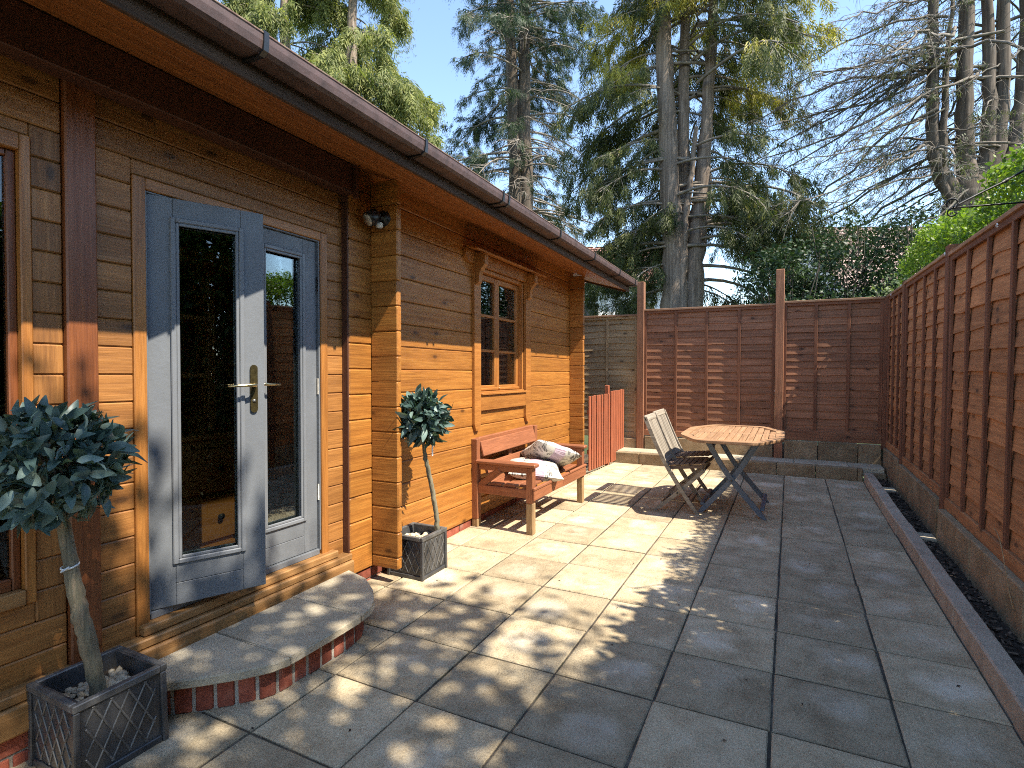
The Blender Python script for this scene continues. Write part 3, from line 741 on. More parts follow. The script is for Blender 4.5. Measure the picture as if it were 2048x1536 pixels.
def pebbles(cx_, cy_, rot, z, rad, n, label, seed):
    g = np.random.default_rng(seed); V = []; F = []
    import bmesh
    bm0 = bmesh.new(); bmesh.ops.create_icosphere(bm0, subdivisions=1, radius=1)
    bv = np.array([v.co[:] for v in bm0.verts]); bf = np.array([[v.index for v in f.verts] for f in bm0.faces]); bm0.free()
    for k in range(n):
        s = g.uniform(.011, .027) * np.array([1, g.uniform(.6, 1), g.uniform(.4, .7)])
        q = Euler((g.uniform(-.5, .5), g.uniform(-.5, .5), g.uniform(0, 6.3))).to_matrix()
        v = (bv * (1 + g.normal(0, .12, (len(bv), 1))) * s) @ np.array(q).T
        p = np.array([g.uniform(-rad, rad), g.uniform(-rad, rad), z + g.uniform(0, .012)])
        F.append(bf + len(V) * len(bv)); V.append(v + p)
    me = npmesh('pebbles', np.concatenate(V), np.concatenate(F), M['pebble'])
    o = obj('pebbles', me, Matrix.Translation((cx_, cy_, 0)) @ Matrix.Rotation(rot, 4, 'Z'))
    return tag(o, label, 'pebbles', kind='stuff')
def bay_leaf(seed):
    g = random.Random(seed); V = []; F = []
    n = 5; L = .085
    for i in range(n + 1):
        t_ = i / n; x = L * t_; w = .0185 * math.sin(math.pi * min(1, t_ * .93 + .03)) ** .8 * (1.25 - .5 * t_)
        zc = -.35 * L * t_ * t_ * g.uniform(.6, 1.2); f = w * .35
        V += [(x, -w, zc + f), (x, 0, zc), (x, w, zc + f)]
    for i in range(n):
        for k in range(2): F.append((3 * i + k, 3 * i + k + 1, 3 * i + k + 4, 3 * i + k + 3))
    return mesh('leaf', V, F, M['leaf_bay'], True)
LEAVES = [bay_leaf(s) for s in range(5)]
def unit_(a): return a / np.linalg.norm(a)
def topiary(stem, rad, crown, cr_, n, label, seed, ls=(.5, 1.1)):
    tr = thing('topiary_tree', label, 'potted tree', stem[0], None, 'standard bay trees')
    g = np.random.default_rng(seed)
    P = np.array(stem); tt = np.linspace(0, len(P) - 1, 34)
    pts = np.stack([np.interp(tt, range(len(P)), P[:, k]) for k in range(3)], 1)
    pts[1:-1] += g.normal(0, .002, (32, 3))
    w = Matrix.Translation(Vector(stem[0])) @ Matrix.Rotation(-math.pi / 2, 4, 'Y')
    wi = np.array(w.inverted())
    loc = pts @ wi[:3, :3].T + wi[:3, 3]
    t = Tubes(); t.add(loc, np.interp(tt, range(len(P)), rad), 12, noise_=.09); t.build('stem', M['stem'], tr, w)
    t = Tubes(); c = Vector(crown)
    for k in range(26):
        d = Vector(g.normal(0, 1, 3)).normalized()
        t.add([Vector(stem[-1]), c + d * cr_ * .35, c + d * cr_ * .8], [.006, .004, .002], 4, cap=False)
    t.build('branches', M['bark2'], tr)
    for k in range(n):
        # golden-angle cover over a flattened ball, several layers deep
        z = 1 - 2 * (k + .5) / n; ph = k * 2.39996 + g.normal(0, .15); s = math.sqrt(1 - z * z)
        d = Vector((s * math.cos(ph), s * math.sin(ph), z)); lay = g.choice([1.04, .92, .78], p=[.5, .3, .2])
        p = c + Vector((d.x * cr_, d.y * cr_, d.z * cr_ * .95)) * (lay - .22 + g.normal(0, .03))
        dr_ = (d * .75 + Vector(g.normal(0, .55, 3)) + Vector((0, 0, -.15))).normalized()
        up = (d + Vector(g.normal(0, .35, 3))).normalized()
        yv = up.cross(dr_).normalized(); zv = dr_.cross(yv)
        sc = g.uniform(*ls)
        m4 = Matrix(((dr_.x * sc, yv.x * sc, zv.x * sc, p.x), (dr_.y * sc, yv.y * sc, zv.y * sc, p.y), (dr_.z * sc, yv.z * sc, zv.z * sc, p.z), (0, 0, 0, 1)))
        obj('leaf', LEAVES[k % 5], m4, tr)
    V = []; F = []; k = 0
    src = LEAVES[0]; bv = np.array([v.co[:] for v in src.vertices]); bf = np.array([p_.vertices[:] for p_ in src.polygons])
    for q in range(420):
        d = unit_(g.normal(0, 1, 3)); p = np.array(crown) + d * cr_ * g.uniform(.35, .86); dd = unit_(d + g.normal(0, .6, 3)); yv = unit_(np.cross(g.normal(0, 1, 3), dd)); zv = np.cross(dd, yv)
        V.append((bv * .85) @ np.stack([dd, yv, zv]) + p); F.append(bf + k); k += len(bv)
    tag(obj('inner_leaves', npmesh('inner_leaves', np.concatenate(V), np.concatenate(F), M['leaf_bay']), I4, tr), kind='stuff')
    return tr
planter(-2.247, 1.10, 0, 'dark grey lattice planter at the near corner left of the door step')
pebbles(-2.247, 1.10, 0, .222, .10, 90, 'pale stones in the planter left of the door step', 3)
t1 = topiary([(-2.235, 1.095, .20), (-2.225, 1.06, .42), (-2.22, 1.035, .55), (-2.22, 1.008, .73), (-2.22, .992, .90), (-2.22, .985, .98)], [.025, .027, .026, .022, .02, .014], (-2.215, .968, 1.085), .215, 295, 'standard bay tree with dark crown and peeling stem left of the doors', 5)
t = Tubes(); a = np.linspace(0, 2 * math.pi, 15); t.add(np.stack([-2.22 + .025 * np.cos(a), 1.008 + .025 * np.sin(a), .725 + .006 * np.sin(a)], 1), .0035, 6, cap=False); t.add([(-2.20, .995, .727), (-2.185, .965, .722)], .003, 6); t.build('cable_tie', M['white'], t1)
planter(-2.272, 3.075, 0, 'grey lattice planter against the cabin behind the corner logs', .292, .285)
pebbles(-2.272, 3.075, 0, .222, .10, 80, 'pale stones in the planter behind the corner logs', 4)
t2 = topiary([(-2.178, 3.19, .20), (-2.18, 3.16, .42), (-2.185, 3.12, .60), (-2.195, 3.07, .78), (-2.2, 3.045, .90)], [.017, .017, .016, .015, .011], (-2.205, 3.045, 1.065), .182, 290, 'smaller sunlit bay tree with leaning stem in front of the log wall', 9, (.6, 1.15))
bx('tag', t2, -2.175, -2.1735, 3.11, 3.128, .795, .868, M['white'], .0004)

# ------------------------------------------------------------------ bench with cushions
be = thing('garden_bench', 'red-brown painted wooden bench against the log wall', 'bench', (-2.17, 4.77, 0), Matrix.Rotation(math.radians(-.5), 3, 'Z'))
B = WM[be.name]
def bb(n, x0, x1, y0, y1, z0, z1, mat='bench', ch=.004, parent=None): return bx(n, parent or be, x0, x1, y0, y1, z0, z1, M[mat], ch, B)
H = .63
for s, nm in ((-1, 'near'), (1, 'far')):
    ya, yb = (-H, -H + .065) if s < 0 else (H - .065, H)
    l = bb('leg', .225, .285, ya, yb, .262, .558); bb('foot', .2255, .2845, ya + .001, yb - .001, 0, .2615, 'barewood', .004, l)
    l = bb('leg', -.305, -.245, ya, yb, .07, .77); bb('foot', -.3045, -.2455, ya + .001, yb - .001, 0, .0695, 'barewood', .004, l)
    bb('armrest', -.26, .315, ya - .012, yb + .012, .559, .592, ch=.01)
    bb('arm_rail', -.244, .224, ya + .018, yb - .018, .505, .557)
    bb('side_rail', -.244, .224, ya + .01, yb - .02, .30, .372)
    plank('brace', be, (-.235, (ya + yb) / 2 - s * -.004, .36), (-.03, (ya + yb) / 2 - s * -.004, .515), .055, .03, M['bench'], (0, 0, 1), .003, B)
for k, (a, b) in enumerate(((-.24, -.155), (-.135, -.02), (0.0, .115), (.135, .225))):
    bb('seat_slat', a, b, -H + .03 if k < 3 else -H + .066, H - .03 if k < 3 else H - .066, .374, .396)
bb('front_slat', .2855, .31, -H - .005, H + .005, .373, .397, ch=.006)
bb('apron', .2855, .303, -H, -.002, .288, .372); bb('apron', .2855, .303, .002, H, .283, .372)
bb('back_frame', -.30, -.262, -H + .066, H - .066, .735, .775)
plank('backrest', be, (-.228, -H + .05, .68), (-.228, H - .12, .68), .135, .022, M['bench'], (-.28, 0, 1), .005, B)
plank('backrest', be, (-.20, -H + .07, .51), (-.20, H - .07, .51), .10, .022, M['bench'], (-.2, 0, 1), .005, B)
bb('back_support', -.29, -.245, -.03, .03, .37, .734)
def cushion(label, loc, rot, L=.45, H_=.075):
    n = 18; V = []; uv = []; F = []
    for side in (1, -1):
        for j in range(n + 1):
            for i in range(n + 1):
                u, v = 2 * i / n - 1, 2 * j / n - 1
                e = max(0, (1 - abs(u) ** 2.4)) * max(0, (1 - abs(v) ** 2.4))
                pin = 1 - .10 * (1 - abs(u * v)) * max(abs(u), abs(v)) ** 4
                wr = .006 * math.sin(9 * u + 4 * v) * math.sin(7 * v) * e ** .3
                V.append((u * L / 2 * pin, v * L / 2 * pin, side * (H_ * e ** .42 + .001) + wr)); uv.append((i / n, j / n))
    m_ = (n + 1) ** 2
    for s in (0, 1):
        for j in range(n):
            for i in range(n):
                q = [s * m_ + j * (n + 1) + i, s * m_ + j * (n + 1) + i + 1, s * m_ + (j + 1) * (n + 1) + i + 1, s * m_ + (j + 1) * (n + 1) + i]
                F.append(q if s == 0 else q[::-1])
    me = mesh('cushion', V, F, M['cushion'], True)
    lay = me.uv_layers.new(name='UVMap')
    lay.data.foreach_set('uv', [c for lp_ in me.loops for c in uv[lp_.vertex_index]])
    o = obj('cushion', me, Matrix.Translation(loc) @ Euler(rot).to_matrix().to_4x4())
    return tag(o, label, 'cushion', 'bench cushions')
cushion('white leaf-print cushion with pink frill lying flat on the bench', (-2.09, 4.62, .452), (math.radians(4), math.radians(6), math.radians(28)), .49)
cushion('leaf-print cushion propped on top of the other at the far end', (-2.06, 4.91, .55), (math.radians(-24), math.radians(20), math.radians(40)), .47)

# ------------------------------------------------------------------ table
TC = (-.495, 5.83)
tb = thing('garden_table', 'octagonal slatted teak table on crossed slate-blue legs', 'table', (TC[0], TC[1], 0))
T4 = WM[tb.name]
hw, hl = .455, .70
def outline(ins):
    pts = []
    base_ = [(hw, -.32), (hw, .32), (.26, hl), (-.26, hl), (-hw, .32), (-hw, -.32), (-.26, -hl), (.26, -hl)]
    n = len(base_)
    for i in range(n):
        a = np.array(base_[i - 1]); b = np.array(base_[i]); c = np.array(base_[(i + 1) % n])
        for t_ in (0, .25, .5, .75, 1):
            p0 = b + (a - b) * .16; p2 = b + (c - b) * .16
            pts.append((1 - t_) ** 2 * p0 + 2 * t_ * (1 - t_) * b + t_ ** 2 * p2)
    pts = np.array(pts)
    return pts * (1 - ins / np.array([hw, hl]))
def ringmesh(o, i, z0, z1, mat):
    n = len(o); V = []
    for ring, z in ((o * .997, z0), (o, z0 + .004), (o, z1 - .004), (o * .996, z1), (i, z1), (i, z0)): V += [(p[0], p[1], z) for p in ring]
    F = []
    for k in range(6):
        for q in range(n): F.append((k * n + q, k * n + (q + 1) % n, ((k + 1) % 6) * n + (q + 1) % n, ((k + 1) % 6) * n + q))
    return mesh('table_rim', V, F, mat)
oo, ii = outline(0), outline(.075)
obj('table_rim', ringmesh(oo, ii, .715, .743, M['teak']), T4, tb)
def inner_half(x):
    best = 0
    for k in range(len(ii)):
        a, b = ii[k - 1], ii[k]
        if (a[0] - x) * (b[0] - x) <= 0 and a[1] + b[1] > 0 and abs(a[0] - b[0]) > 1e-6:
            t_ = (x - a[0]) / (b[0] - a[0]); best = max(best, a[1] + t_ * (b[1] - a[1]))
    return best
ns = 13; wsl = 2 * (hw - .075) / ns
for k in range(ns):
    x = -hw + .075 + wsl * (k + .5); hh = min(inner_half(x - wsl * .45), inner_half(x + wsl * .45)) + .03
    for s in (-1, 1):
        a, b = (.024, hh) if s > 0 else (-hh, -.024)
        if abs(b - a) > .05: plank('table_slat', tb, (x, a, .727), (x, b, .727), wsl - .007, .02, M['teak'], (1, 0, 0), .003, T4)
plank('centre_bar', tb, (-hw + .06, 0, .728), (hw - .06, 0, .728), .042, .022, M['teak'], (0, 1, 0), .003, T4)
for s in (-1, 1): bx('under_rail', tb, -.36, .36, s * .33 - .02, s * .33 + .02, .68, .714, M['tleg'], .003, T4)
def curved_leg(name, parent, pts, w, th, mat, ydir=(0, 1, 0), W=I4):
    """flat curved bar: pts (x,z) at constant y"""
    P = np.array(pts); tt = np.linspace(0, len(P) - 1, 12)
    c = np.stack([np.interp(tt, range(len(P)), P[:, k]) for k in range(2)], 1)
    for _ in range(2): c[1:-1] = (c[:-2] + 2 * c[1:-1] + c[2:]) / 4
    T = np.gradient(c, axis=0); T /= np.linalg.norm(T, axis=1)[:, None]; Nn = np.stack([-T[:, 1], T[:, 0]], 1)
    V = []; F = []
    for k in range(12):
        for sn, sy in ((-1, -1), (1, -1), (1, 1), (-1, 1)):
            q = c[k] + Nn[k] * sn * w / 2
            if k == 0: q = np.array([q[0], P[0][1]])     # flat on the ground
            V.append((q[0], sy * th / 2, q[1]))
        if k:
            for i in range(4): F.append((4 * k - 4 + i, 4 * k - 4 + (i + 1) % 4, 4 * k + (i + 1) % 4, 4 * k + i))
    F += [(3, 2, 1, 0), (44, 45, 46, 47)]
    return obj(name, mesh(name, V, F, mat), W, parent)
for s, dy in ((-1, 0), (1, 0)):
    yy = s * .335
    for q in (-1, 1):
        w = T4 @ Matrix.Translation((0.02, yy + q * .012 * s, 0))
        pts = [(q * .285, 0), (q * .20, .10), (q * .085, .235), (0, .335), (-q * .10, .48), (-q * .215, .69)]
        curved_leg('leg', tb, pts, .046, .022, M['tleg'], W=w)
    t = Tubes(); t.add([(0.02, yy - .03, .335), (0.02, yy + .03, .335)], .008, 8); t.build('pivot_bolt', M['steel'], tb, T4)
for x, z in ((-.262, .07), (.262, .07), (-.19, .62)): bx('stretcher', tb, x - .018 + .02, x + .018 + .02, -.32, .32, z, z + .03, M['tleg'], .003, T4)

# ------------------------------------------------------------------ folding chairs
def chair(y0, dx, label, rz=0.):
    c = thing('folding_chair', label, 'chair', (-.96 + dx, y0 + .205, 0), Matrix.Rotation(rz, 3, 'Z'), 'folding chairs at the table')
    W = WM[c.name]; hw_ = .205
    for s in (-1, 1):
        y_ = s * hw_
        curved_leg('back_leg', c, [(.205, 0), (.09, .155), (0, .30), (-.11, .47), (-.21, .69), (-.295, .90)], .036, .022, M['chair'], W=W @ Matrix.Translation((0, y_, 0)))
        curved_leg('front_leg', c, [(-.205, 0), (-.05, .13), (.10, .27), (.25, .42)], .034, .02, M['chair'], W=W @ Matrix.Translation((0, y_ - s * .026, 0)))
        plank('seat_rail', c, (-.105, y_ - s * .052, .415), (.245, y_ - s * .052, .452), .03, .02, M['chairseat'], (0, 0, 1), .003, W)
        t = Tubes(); t.add([(.012, y_ - .03, .19), (.012, y_ + .03, .19)], .007, 8); t.build('pivot_bolt', M['steel'], c, W)
    plank('top_rail', c, (-.292, -hw_ - .011, .885), (-.292, hw_ + .011, .885), .065, .026, M['chair'], (-.38, 0, 1), .008, W)
    plank('lower_rail', c, (-.118, -hw_ + .012, .475), (-.118, hw_ - .012, .475), .045, .02, M['chair'], (-.45, 0, 1), .004, W)
    for k in range(7):
        y_ = -.165 + .055 * k
        plank('back_slat', c, (-.126, y_, .495), (-.281, y_, .86), .038, .012, M['chair'], (0, 1, 0), .003, W)
    for k in range(8):
        x = -.095 + .0475 * k; z = .446 + .0052 * k
        plank('seat_slat', c, (x, -hw_ + .03, z), (x, hw_ - .03, z), .041, .014, M['chairseat'], (1, 0, .1), .004, W)
    for x, z in ((.255, .425), (-.13, .085), (.13, .105)):
        t = Tubes(); t.add([(x, -hw_ + .01, z), (x, hw_ - .01, z)], .011, 8); t.build('stretcher', M['chair'], c, W)
    return c
chair(5.385, 0, 'nearer weathered folding chair tucked under the table')
chair(5.90, -.02, 'farther weathered folding chair beside the other, nearer the back fence', math.radians(-2))

# ------------------------------------------------------------------ edging kerb, soil bed, kerbs and steps
kb = thing('edging_kerb', 'low pinkish concrete kerb along the right side of the paving', 'kerb', (.85, 4.5, 0))
y = -2.6
while y < 7.72:
    L = min(.90, 7.77 - y); j = random.uniform(-.006, .006)
    bx('kerb_block', kb, .802 + j, .895 + j, y, y + L - .008, -.03, .112 + random.uniform(-.004, .004), M['kerb'], .008)
    y += L
soil = sheet('soil_bed', .895, 1.06, -2.6, 7.79, .035, M['soil'], 8, 300, .006); tag(soil, kind='structure')
g = np.random.default_rng(5); V = []; F = []
for k in range(900):       # bark and dead leaves
    p = np.array([g.uniform(.905, 1.045), g.uniform(2.6, 7.8), .045]); q = np.array(Euler((g.uniform(-.6, .6), g.uniform(-.6, .6), g.uniform(0, 6.3))).to_matrix())
    a, b = g.uniform(.006, .02), g.uniform(.003, .008)
    V.append(np.array([[-a, -b, 0], [a, -b, 0], [a, b, .002], [-a, b, 0]]) @ q.T + p); F.append(np.arange(4)[None] + 4 * k)
tag(obj('bark_litter', npmesh('bark_litter', np.concatenate(V), np.concatenate(F), M['litter'], g.uniform(0, 1, 900))), 'dry bark and leaf litter on the narrow soil bed', 'litter', kind='stuff')
gk = thing('gravel_board', 'row of concrete base blocks beneath the right-hand fence', 'kerb', (1.06, 5.5, 0))
for a, b, h, x in ((3.52, 4.42, .30, 1.035), (4.43, 5.27, .295, 1.03), (5.39, 7.10, .345, 1.04), (7.21, 8.22, .37, 1.045)):
    bx('base_block', gk, x, x + .06, a, b, -.03, h, M['block'], .007)
for yy in (5.33, 7.16):
    o = thing('concrete_pad', 'concrete pad across the soil bed at the %s fence post' % ('nearer' if yy < 6 else 'farther'), 'concrete pad', (.97, yy, 0))
    bx('pad', o, .897, 1.03, yy - .09, yy + .09, -.02, .058, M['slab'], .006)
rs = thing('raised_step', 'low raised step of concrete blocks and slabs along the back fence', 'step', (-.7, 8, 0))
x = -2.34
while x < .79:
    L = min(.44, .80 - x)
    if L > .05: bx('step_block', rs, x, x + L - .007, 7.79 + random.uniform(-.003, .003), 7.89, -.03, .152, M['block'], .006)
    x += .44
x = -2.34
while x < 1.0:
    L = min(.6, 1.03 - x); bx('step_slab', rs, x, x + L - .006, 7.895, 8.235, .05, .156 + random.uniform(-.006, .004), M['slab'], .005); x += .6
bx('step_slab', rs, .90, 1.03, 7.80, 7.893, .02, .10, M['block'], .005)
bw = thing('block_plinth', 'single course of concrete blocks under the back fence', 'low wall', (-.5, 8.3, .15))
for a, b, h in ((-2.6, -2.06, .30), (-1.93, -1.45, .345), (-1.44, -.95, .34), (-.94, -.20, .35), (-.06, .33, .39), (.34, .78, .395), (.785, 1.03, .39)):
    bx('block', bw, a, b - .003, 8.24, 8.33, .05, h, M['block'], .005)
bx('mortar_bed', bw, -2.05, 1.06, 8.262, 8.325, .04, .335, M['mortar'], .002)

# ------------------------------------------------------------------ fences
def fence_panel(root, p0, along, nrm, L, z0, z1, nb, nbat, bmat, capmat, batmat, seed, rail=.085):
    """lap panel; p0 = lower left end (x,y), along = unit direction, nrm = towards the patio"""
    a2, n2 = Vector((along[0], along[1], 0)), Vector((nrm[0], nrm[1], 0)); P = Vector((p0[0], p0[1], 0))
    g = random.Random(seed)
    def pt(s, d, z): return P + a2 * s + n2 * d + Vector((0, 0, z))
    pan = plank('fence_panel', root, pt(0, .012, z1 - .012), pt(L, .012, z1 - .012), .07, .028, M[capmat], n2, .003)
    plank('top_rail', root if False else pan, pt(0, .022, z1 - .045), pt(L, .022, z1 - .045), .04, .018, M[batmat], (0, 0, 1), .002)
    plank('bottom_rail', pan, pt(0, .02, z0 + rail / 2), pt(L, .02, z0 + rail / 2), rail, .022, M[bmat], (0, 0, 1), .003)
    zt, zb = z1 - .03, z0 + rail - .01
    pitch = (zt - zb) / nb
    for k in range(nb):
        zc = zb + pitch * (k + .5); w = pitch + .022
        me = waney(L - .002, w, .008, M[bmat], g.randint(0, 5))
        plank('board', pan, pt(.001, 0, zc), pt(L - .001, 0, zc + g.uniform(-.003, .003)), w, .008, M[bmat], Vector((0, 0, 1)) - n2 * (.012 / pitch), .001, me=me)
    for s in np.linspace(.019, L - .019, nbat):
        s = s + g.uniform(-.006, .006)
        plank('batten', pan, pt(s, .02, z0 + rail * .6), pt(s + g.uniform(-.004, .004), .02, z1 - .03), .036, .02, M[batmat], a2, .002)
    return pan
rf = thing('garden_fence', 'tall red-brown lap fence along the right side of the patio', 'fence', (1.08, 5.6, 0))
XR = 1.105
fence_panel(rf, (XR, 3.515), (0, 1), (-1, 0), 1.774, .30, 2.255, 13, 5, 'fence', 'cap', 'batten', 1)
fence_panel(rf, (XR, 5.381), (0, 1), (-1, 0), 1.738, .345, 2.275, 15, 5, 'fence', 'cap', 'batten', 2)
fence_panel(rf, (XR, 7.211), (0, 1), (-1, 0), 1.043, .37, 2.262, 15, 4, 'fence', 'cap', 'batten', 3)
for yy, h in ((3.465, 2.50), (5.335, 2.32), (7.165, 2.29), (8.30, 2.27)):
    bx('post', rf, XR - .045, XR + .045, yy - .045, yy + .045, -.05, h, M['batten'], .005)
for yy, zz in ((4.10, 2.20), (5.31, 2.25), (7.19, 2.245), (7.85, 2.22)):
    a = np.linspace(-.5, 4.2, 9); t = Tubes(); t.add(np.stack([np.full(9, XR - .062), yy + .012 * np.cos(a), zz + .012 * np.sin(a)], 1), .0035, 6); t.build('cable_clip', M['white'], rf)
bf = thing('garden_fence', 'red-brown lap fence closing the back of the patio with two tall posts', 'fence', (-.4, 8.3, .15))
YB = 8.30
fence_panel(bf, (-1.947, YB), (1, 0), (0, -1), 1.759, .355, 2.225, 18, 5, 'fencedark', 'cap', 'batten', 4)
fence_panel(bf, (-.082, YB), (1, 0), (0, -1), 1.115, .40, 2.245, 18, 4, 'fencedark', 'cap', 'batten', 5, .13)
for xx, h in ((-2.0, 2.635), (-.135, 2.675)):
    bx('post', bf, xx - .052, xx + .052, YB - .065, YB + .04, .06, h, M['fencedark'], .006)
bx('post', bf, 1.03, 1.07, YB - .03, YB + .03, .06, 2.25, M['batten'], .004)
lf = thing('garden_fence', 'pale unpainted lap fence panel between the cabin and the back fence', 'fence', (-2.9, 8.3, .1))
fence_panel(lf, (-3.9, YB + .03), (1, 0), (0, -1), 1.84, .30, 2.165, 18, 5, 'fencetan', 'cap', 'fencetan', 6)

# ------------------------------------------------------------------ picket gate
gt = thing('picket_gate', 'low red picket gate beside the far cabin corner', 'gate', (-2.28, 7.15, 0))
for z in (.28, .80): plank('gate_rail', gt, (-2.325, 6.80, z), (-2.275, 7.52, z), .06, .022, M['gate'], (0, 0, 1), .003)
for k in range(9):
    f_ = k / 8; x = -2.305 + .05 * f_; yy = 6.82 + .68 * f_
    plank('picket', gt, (x, yy, .04), (x + random.uniform(-.004, .004), yy, 1.0 + random.uniform(-.01, .012)), .058, .018, M['gate'], (0, 1, 0), .003)
pf = thing('picket_fence', 'short taller red picket section standing on the step behind the gate', 'fence', (-2.24, 7.9, .15))
for z in (.32, .86): plank('rail', pf, (-2.265, 7.58, z), (-2.262, 8.20, z), .06, .022, M['gate'], (0, 0, 1), .003)
for k in range(7): plank('picket', pf, (-2.245, 7.60 + .098 * k, .16 if k > 2 else .03), (-2.245, 7.60 + .098 * k, 1.04 + random.uniform(-.008, .008)), .07, .018, M['gate'], (0, 1, 0), .003)
bx('gate_post', pf, -2.325, -2.27, 7.53, 7.585, 0, 1.12, M['gate'], .004)

# ------------------------------------------------------------------ iron hanging bracket on the end post
ib = thing('iron_bracket', 'black wrought-iron hanging bracket at the top right above the fence', 'bracket', (1.06, 3.465, 2.3))
t = Tubes()
tip = np.array([.665, 3.28, 2.145])
t.add([tip, (.80, 3.345, 2.222), (.875, 3.385, 2.262), (.97, 3.43, 2.32), (1.055, 3.46, 2.372)], [.0045, .005, .005, .0055, .006], 8)
t.add([(.875, 3.385, 2.262), (.885, 3.39, 2.268), (.895, 3.395, 2.275), (.905, 3.40, 2.281)], [.006, .0095, .0095, .006], 8)
t.add([tip, (.80, 3.345, 2.156), (.97, 3.43, 2.170), (1.055, 3.46, 2.176)], .0042, 8)
a = np.linspace(-1.2, 3.6, 14); t.add(np.stack([tip[0] + .022 * np.cos(a) + .004, np.full(14, tip[1]), tip[2] + .022 * np.sin(a) + .02], 1), .004, 7)
a = np.linspace(1.6, 6.2, 14); t.add(np.stack([tip[0] + .018 * np.cos(a) + .004, np.full(14, tip[1]), tip[2] + .018 * np.sin(a) - .020], 1), .004, 7)
t.build('bracket_arm', M['iron'], ib)
bx('wall_plate', ib, 1.052, 1.061, 3.445, 3.475, 2.12, 2.42, M['iron'], .002)

# ------------------------------------------------------------------ foliage tools
def unit(a): return a / (np.linalg.norm(a, axis=-1, keepdims=True) + 1e-9)
def leaves(P, size, g, flat=.0, ratio=.5, droop=0.):
    """kite-shaped leaves at P; returns V (4n,3), F (n,4)"""
    n = len(P); d = g.normal(0, 1, (n, 3)); d[:, 2] = d[:, 2] * (1 - flat) - droop; d = unit(d)
    s = unit(np.cross(d, g.normal(0, 1, (n, 3)))); sz = size * g.uniform(.65, 1.3, (n, 1))
    V = np.stack([P, P + d * sz * .45 + s * sz * ratio * .5, P + d * sz, P + d * sz * .45 - s * sz * ratio * .5], 1).reshape(-1, 3)
    return V, np.arange(4 * n).reshape(-1, 4)
def sprays(P, D, L, g, k=5, w=.35, droop=.6):
    """feathery hanging sprays: thin leaflets along a drooping axis; returns V, F (tris as kites)"""
    n = len(P); D = unit(D); L = np.asarray(L).reshape(-1, 1)
    side = unit(np.cross(D, g.normal(0, 1, (n, 3))))
    Vs = []
    t_ = np.linspace(0, 1, k + 1)
    ax = [P + D * L * t - np.array([0, 0, 1]) * droop * L * t * t for t in t_]
    for i in range(k):
        a = ax[i]; b = ax[i + 1]; dirn = unit(b - a); wl = L * w * (1.05 - t_[i])
        for s in (-1, 1):
            tip = a + side * s * wl * .8 + dirn * wl * .9 - np.array([0, 0, 1]) * wl * .35 + g.normal(0, .02, (n, 3)) * L
            th = .24 * wl
            m_ = (a + tip) / 2
            Vs.append(np.stack([a, m_ + dirn * th, tip, m_ - dirn * th], 1))
    V = np.stack(Vs, 1)                    # n, 2k, 4, 3
    return V.reshape(-1, 3), np.arange(n * 2 * k * 4).reshape(-1, 4), 2 * k
def tree_root(name, label, cat, loc, group=None): return thing(name, label, cat, loc, None, group)
def interp_poly(pl, rad, h):
    P = np.array(pl); z = P[:, 2]
    return np.array([np.interp(h, z, P[:, 0]), np.interp(h, z, P[:, 1]), h]), np.interp(h, z, rad)
def smooth_poly(pl, rad, n=26, jit=.0, g=None):
    P = np.array(pl, float); t_ = np.linspace(0, len(P) - 1, n)
    Q = np.stack([np.interp(t_, range(len(P)), P[:, k]) for k in range(3)], 1)
    for _ in range(2): Q[1:-1] = (Q[:-2] + 2 * Q[1:-1] + Q[2:]) / 4
    if jit: Q[1:-1] += g.normal(0, jit, (n - 2, 3)) * [1, 1, .3]
    return Q, np.interp(t_, range(len(P)), rad)
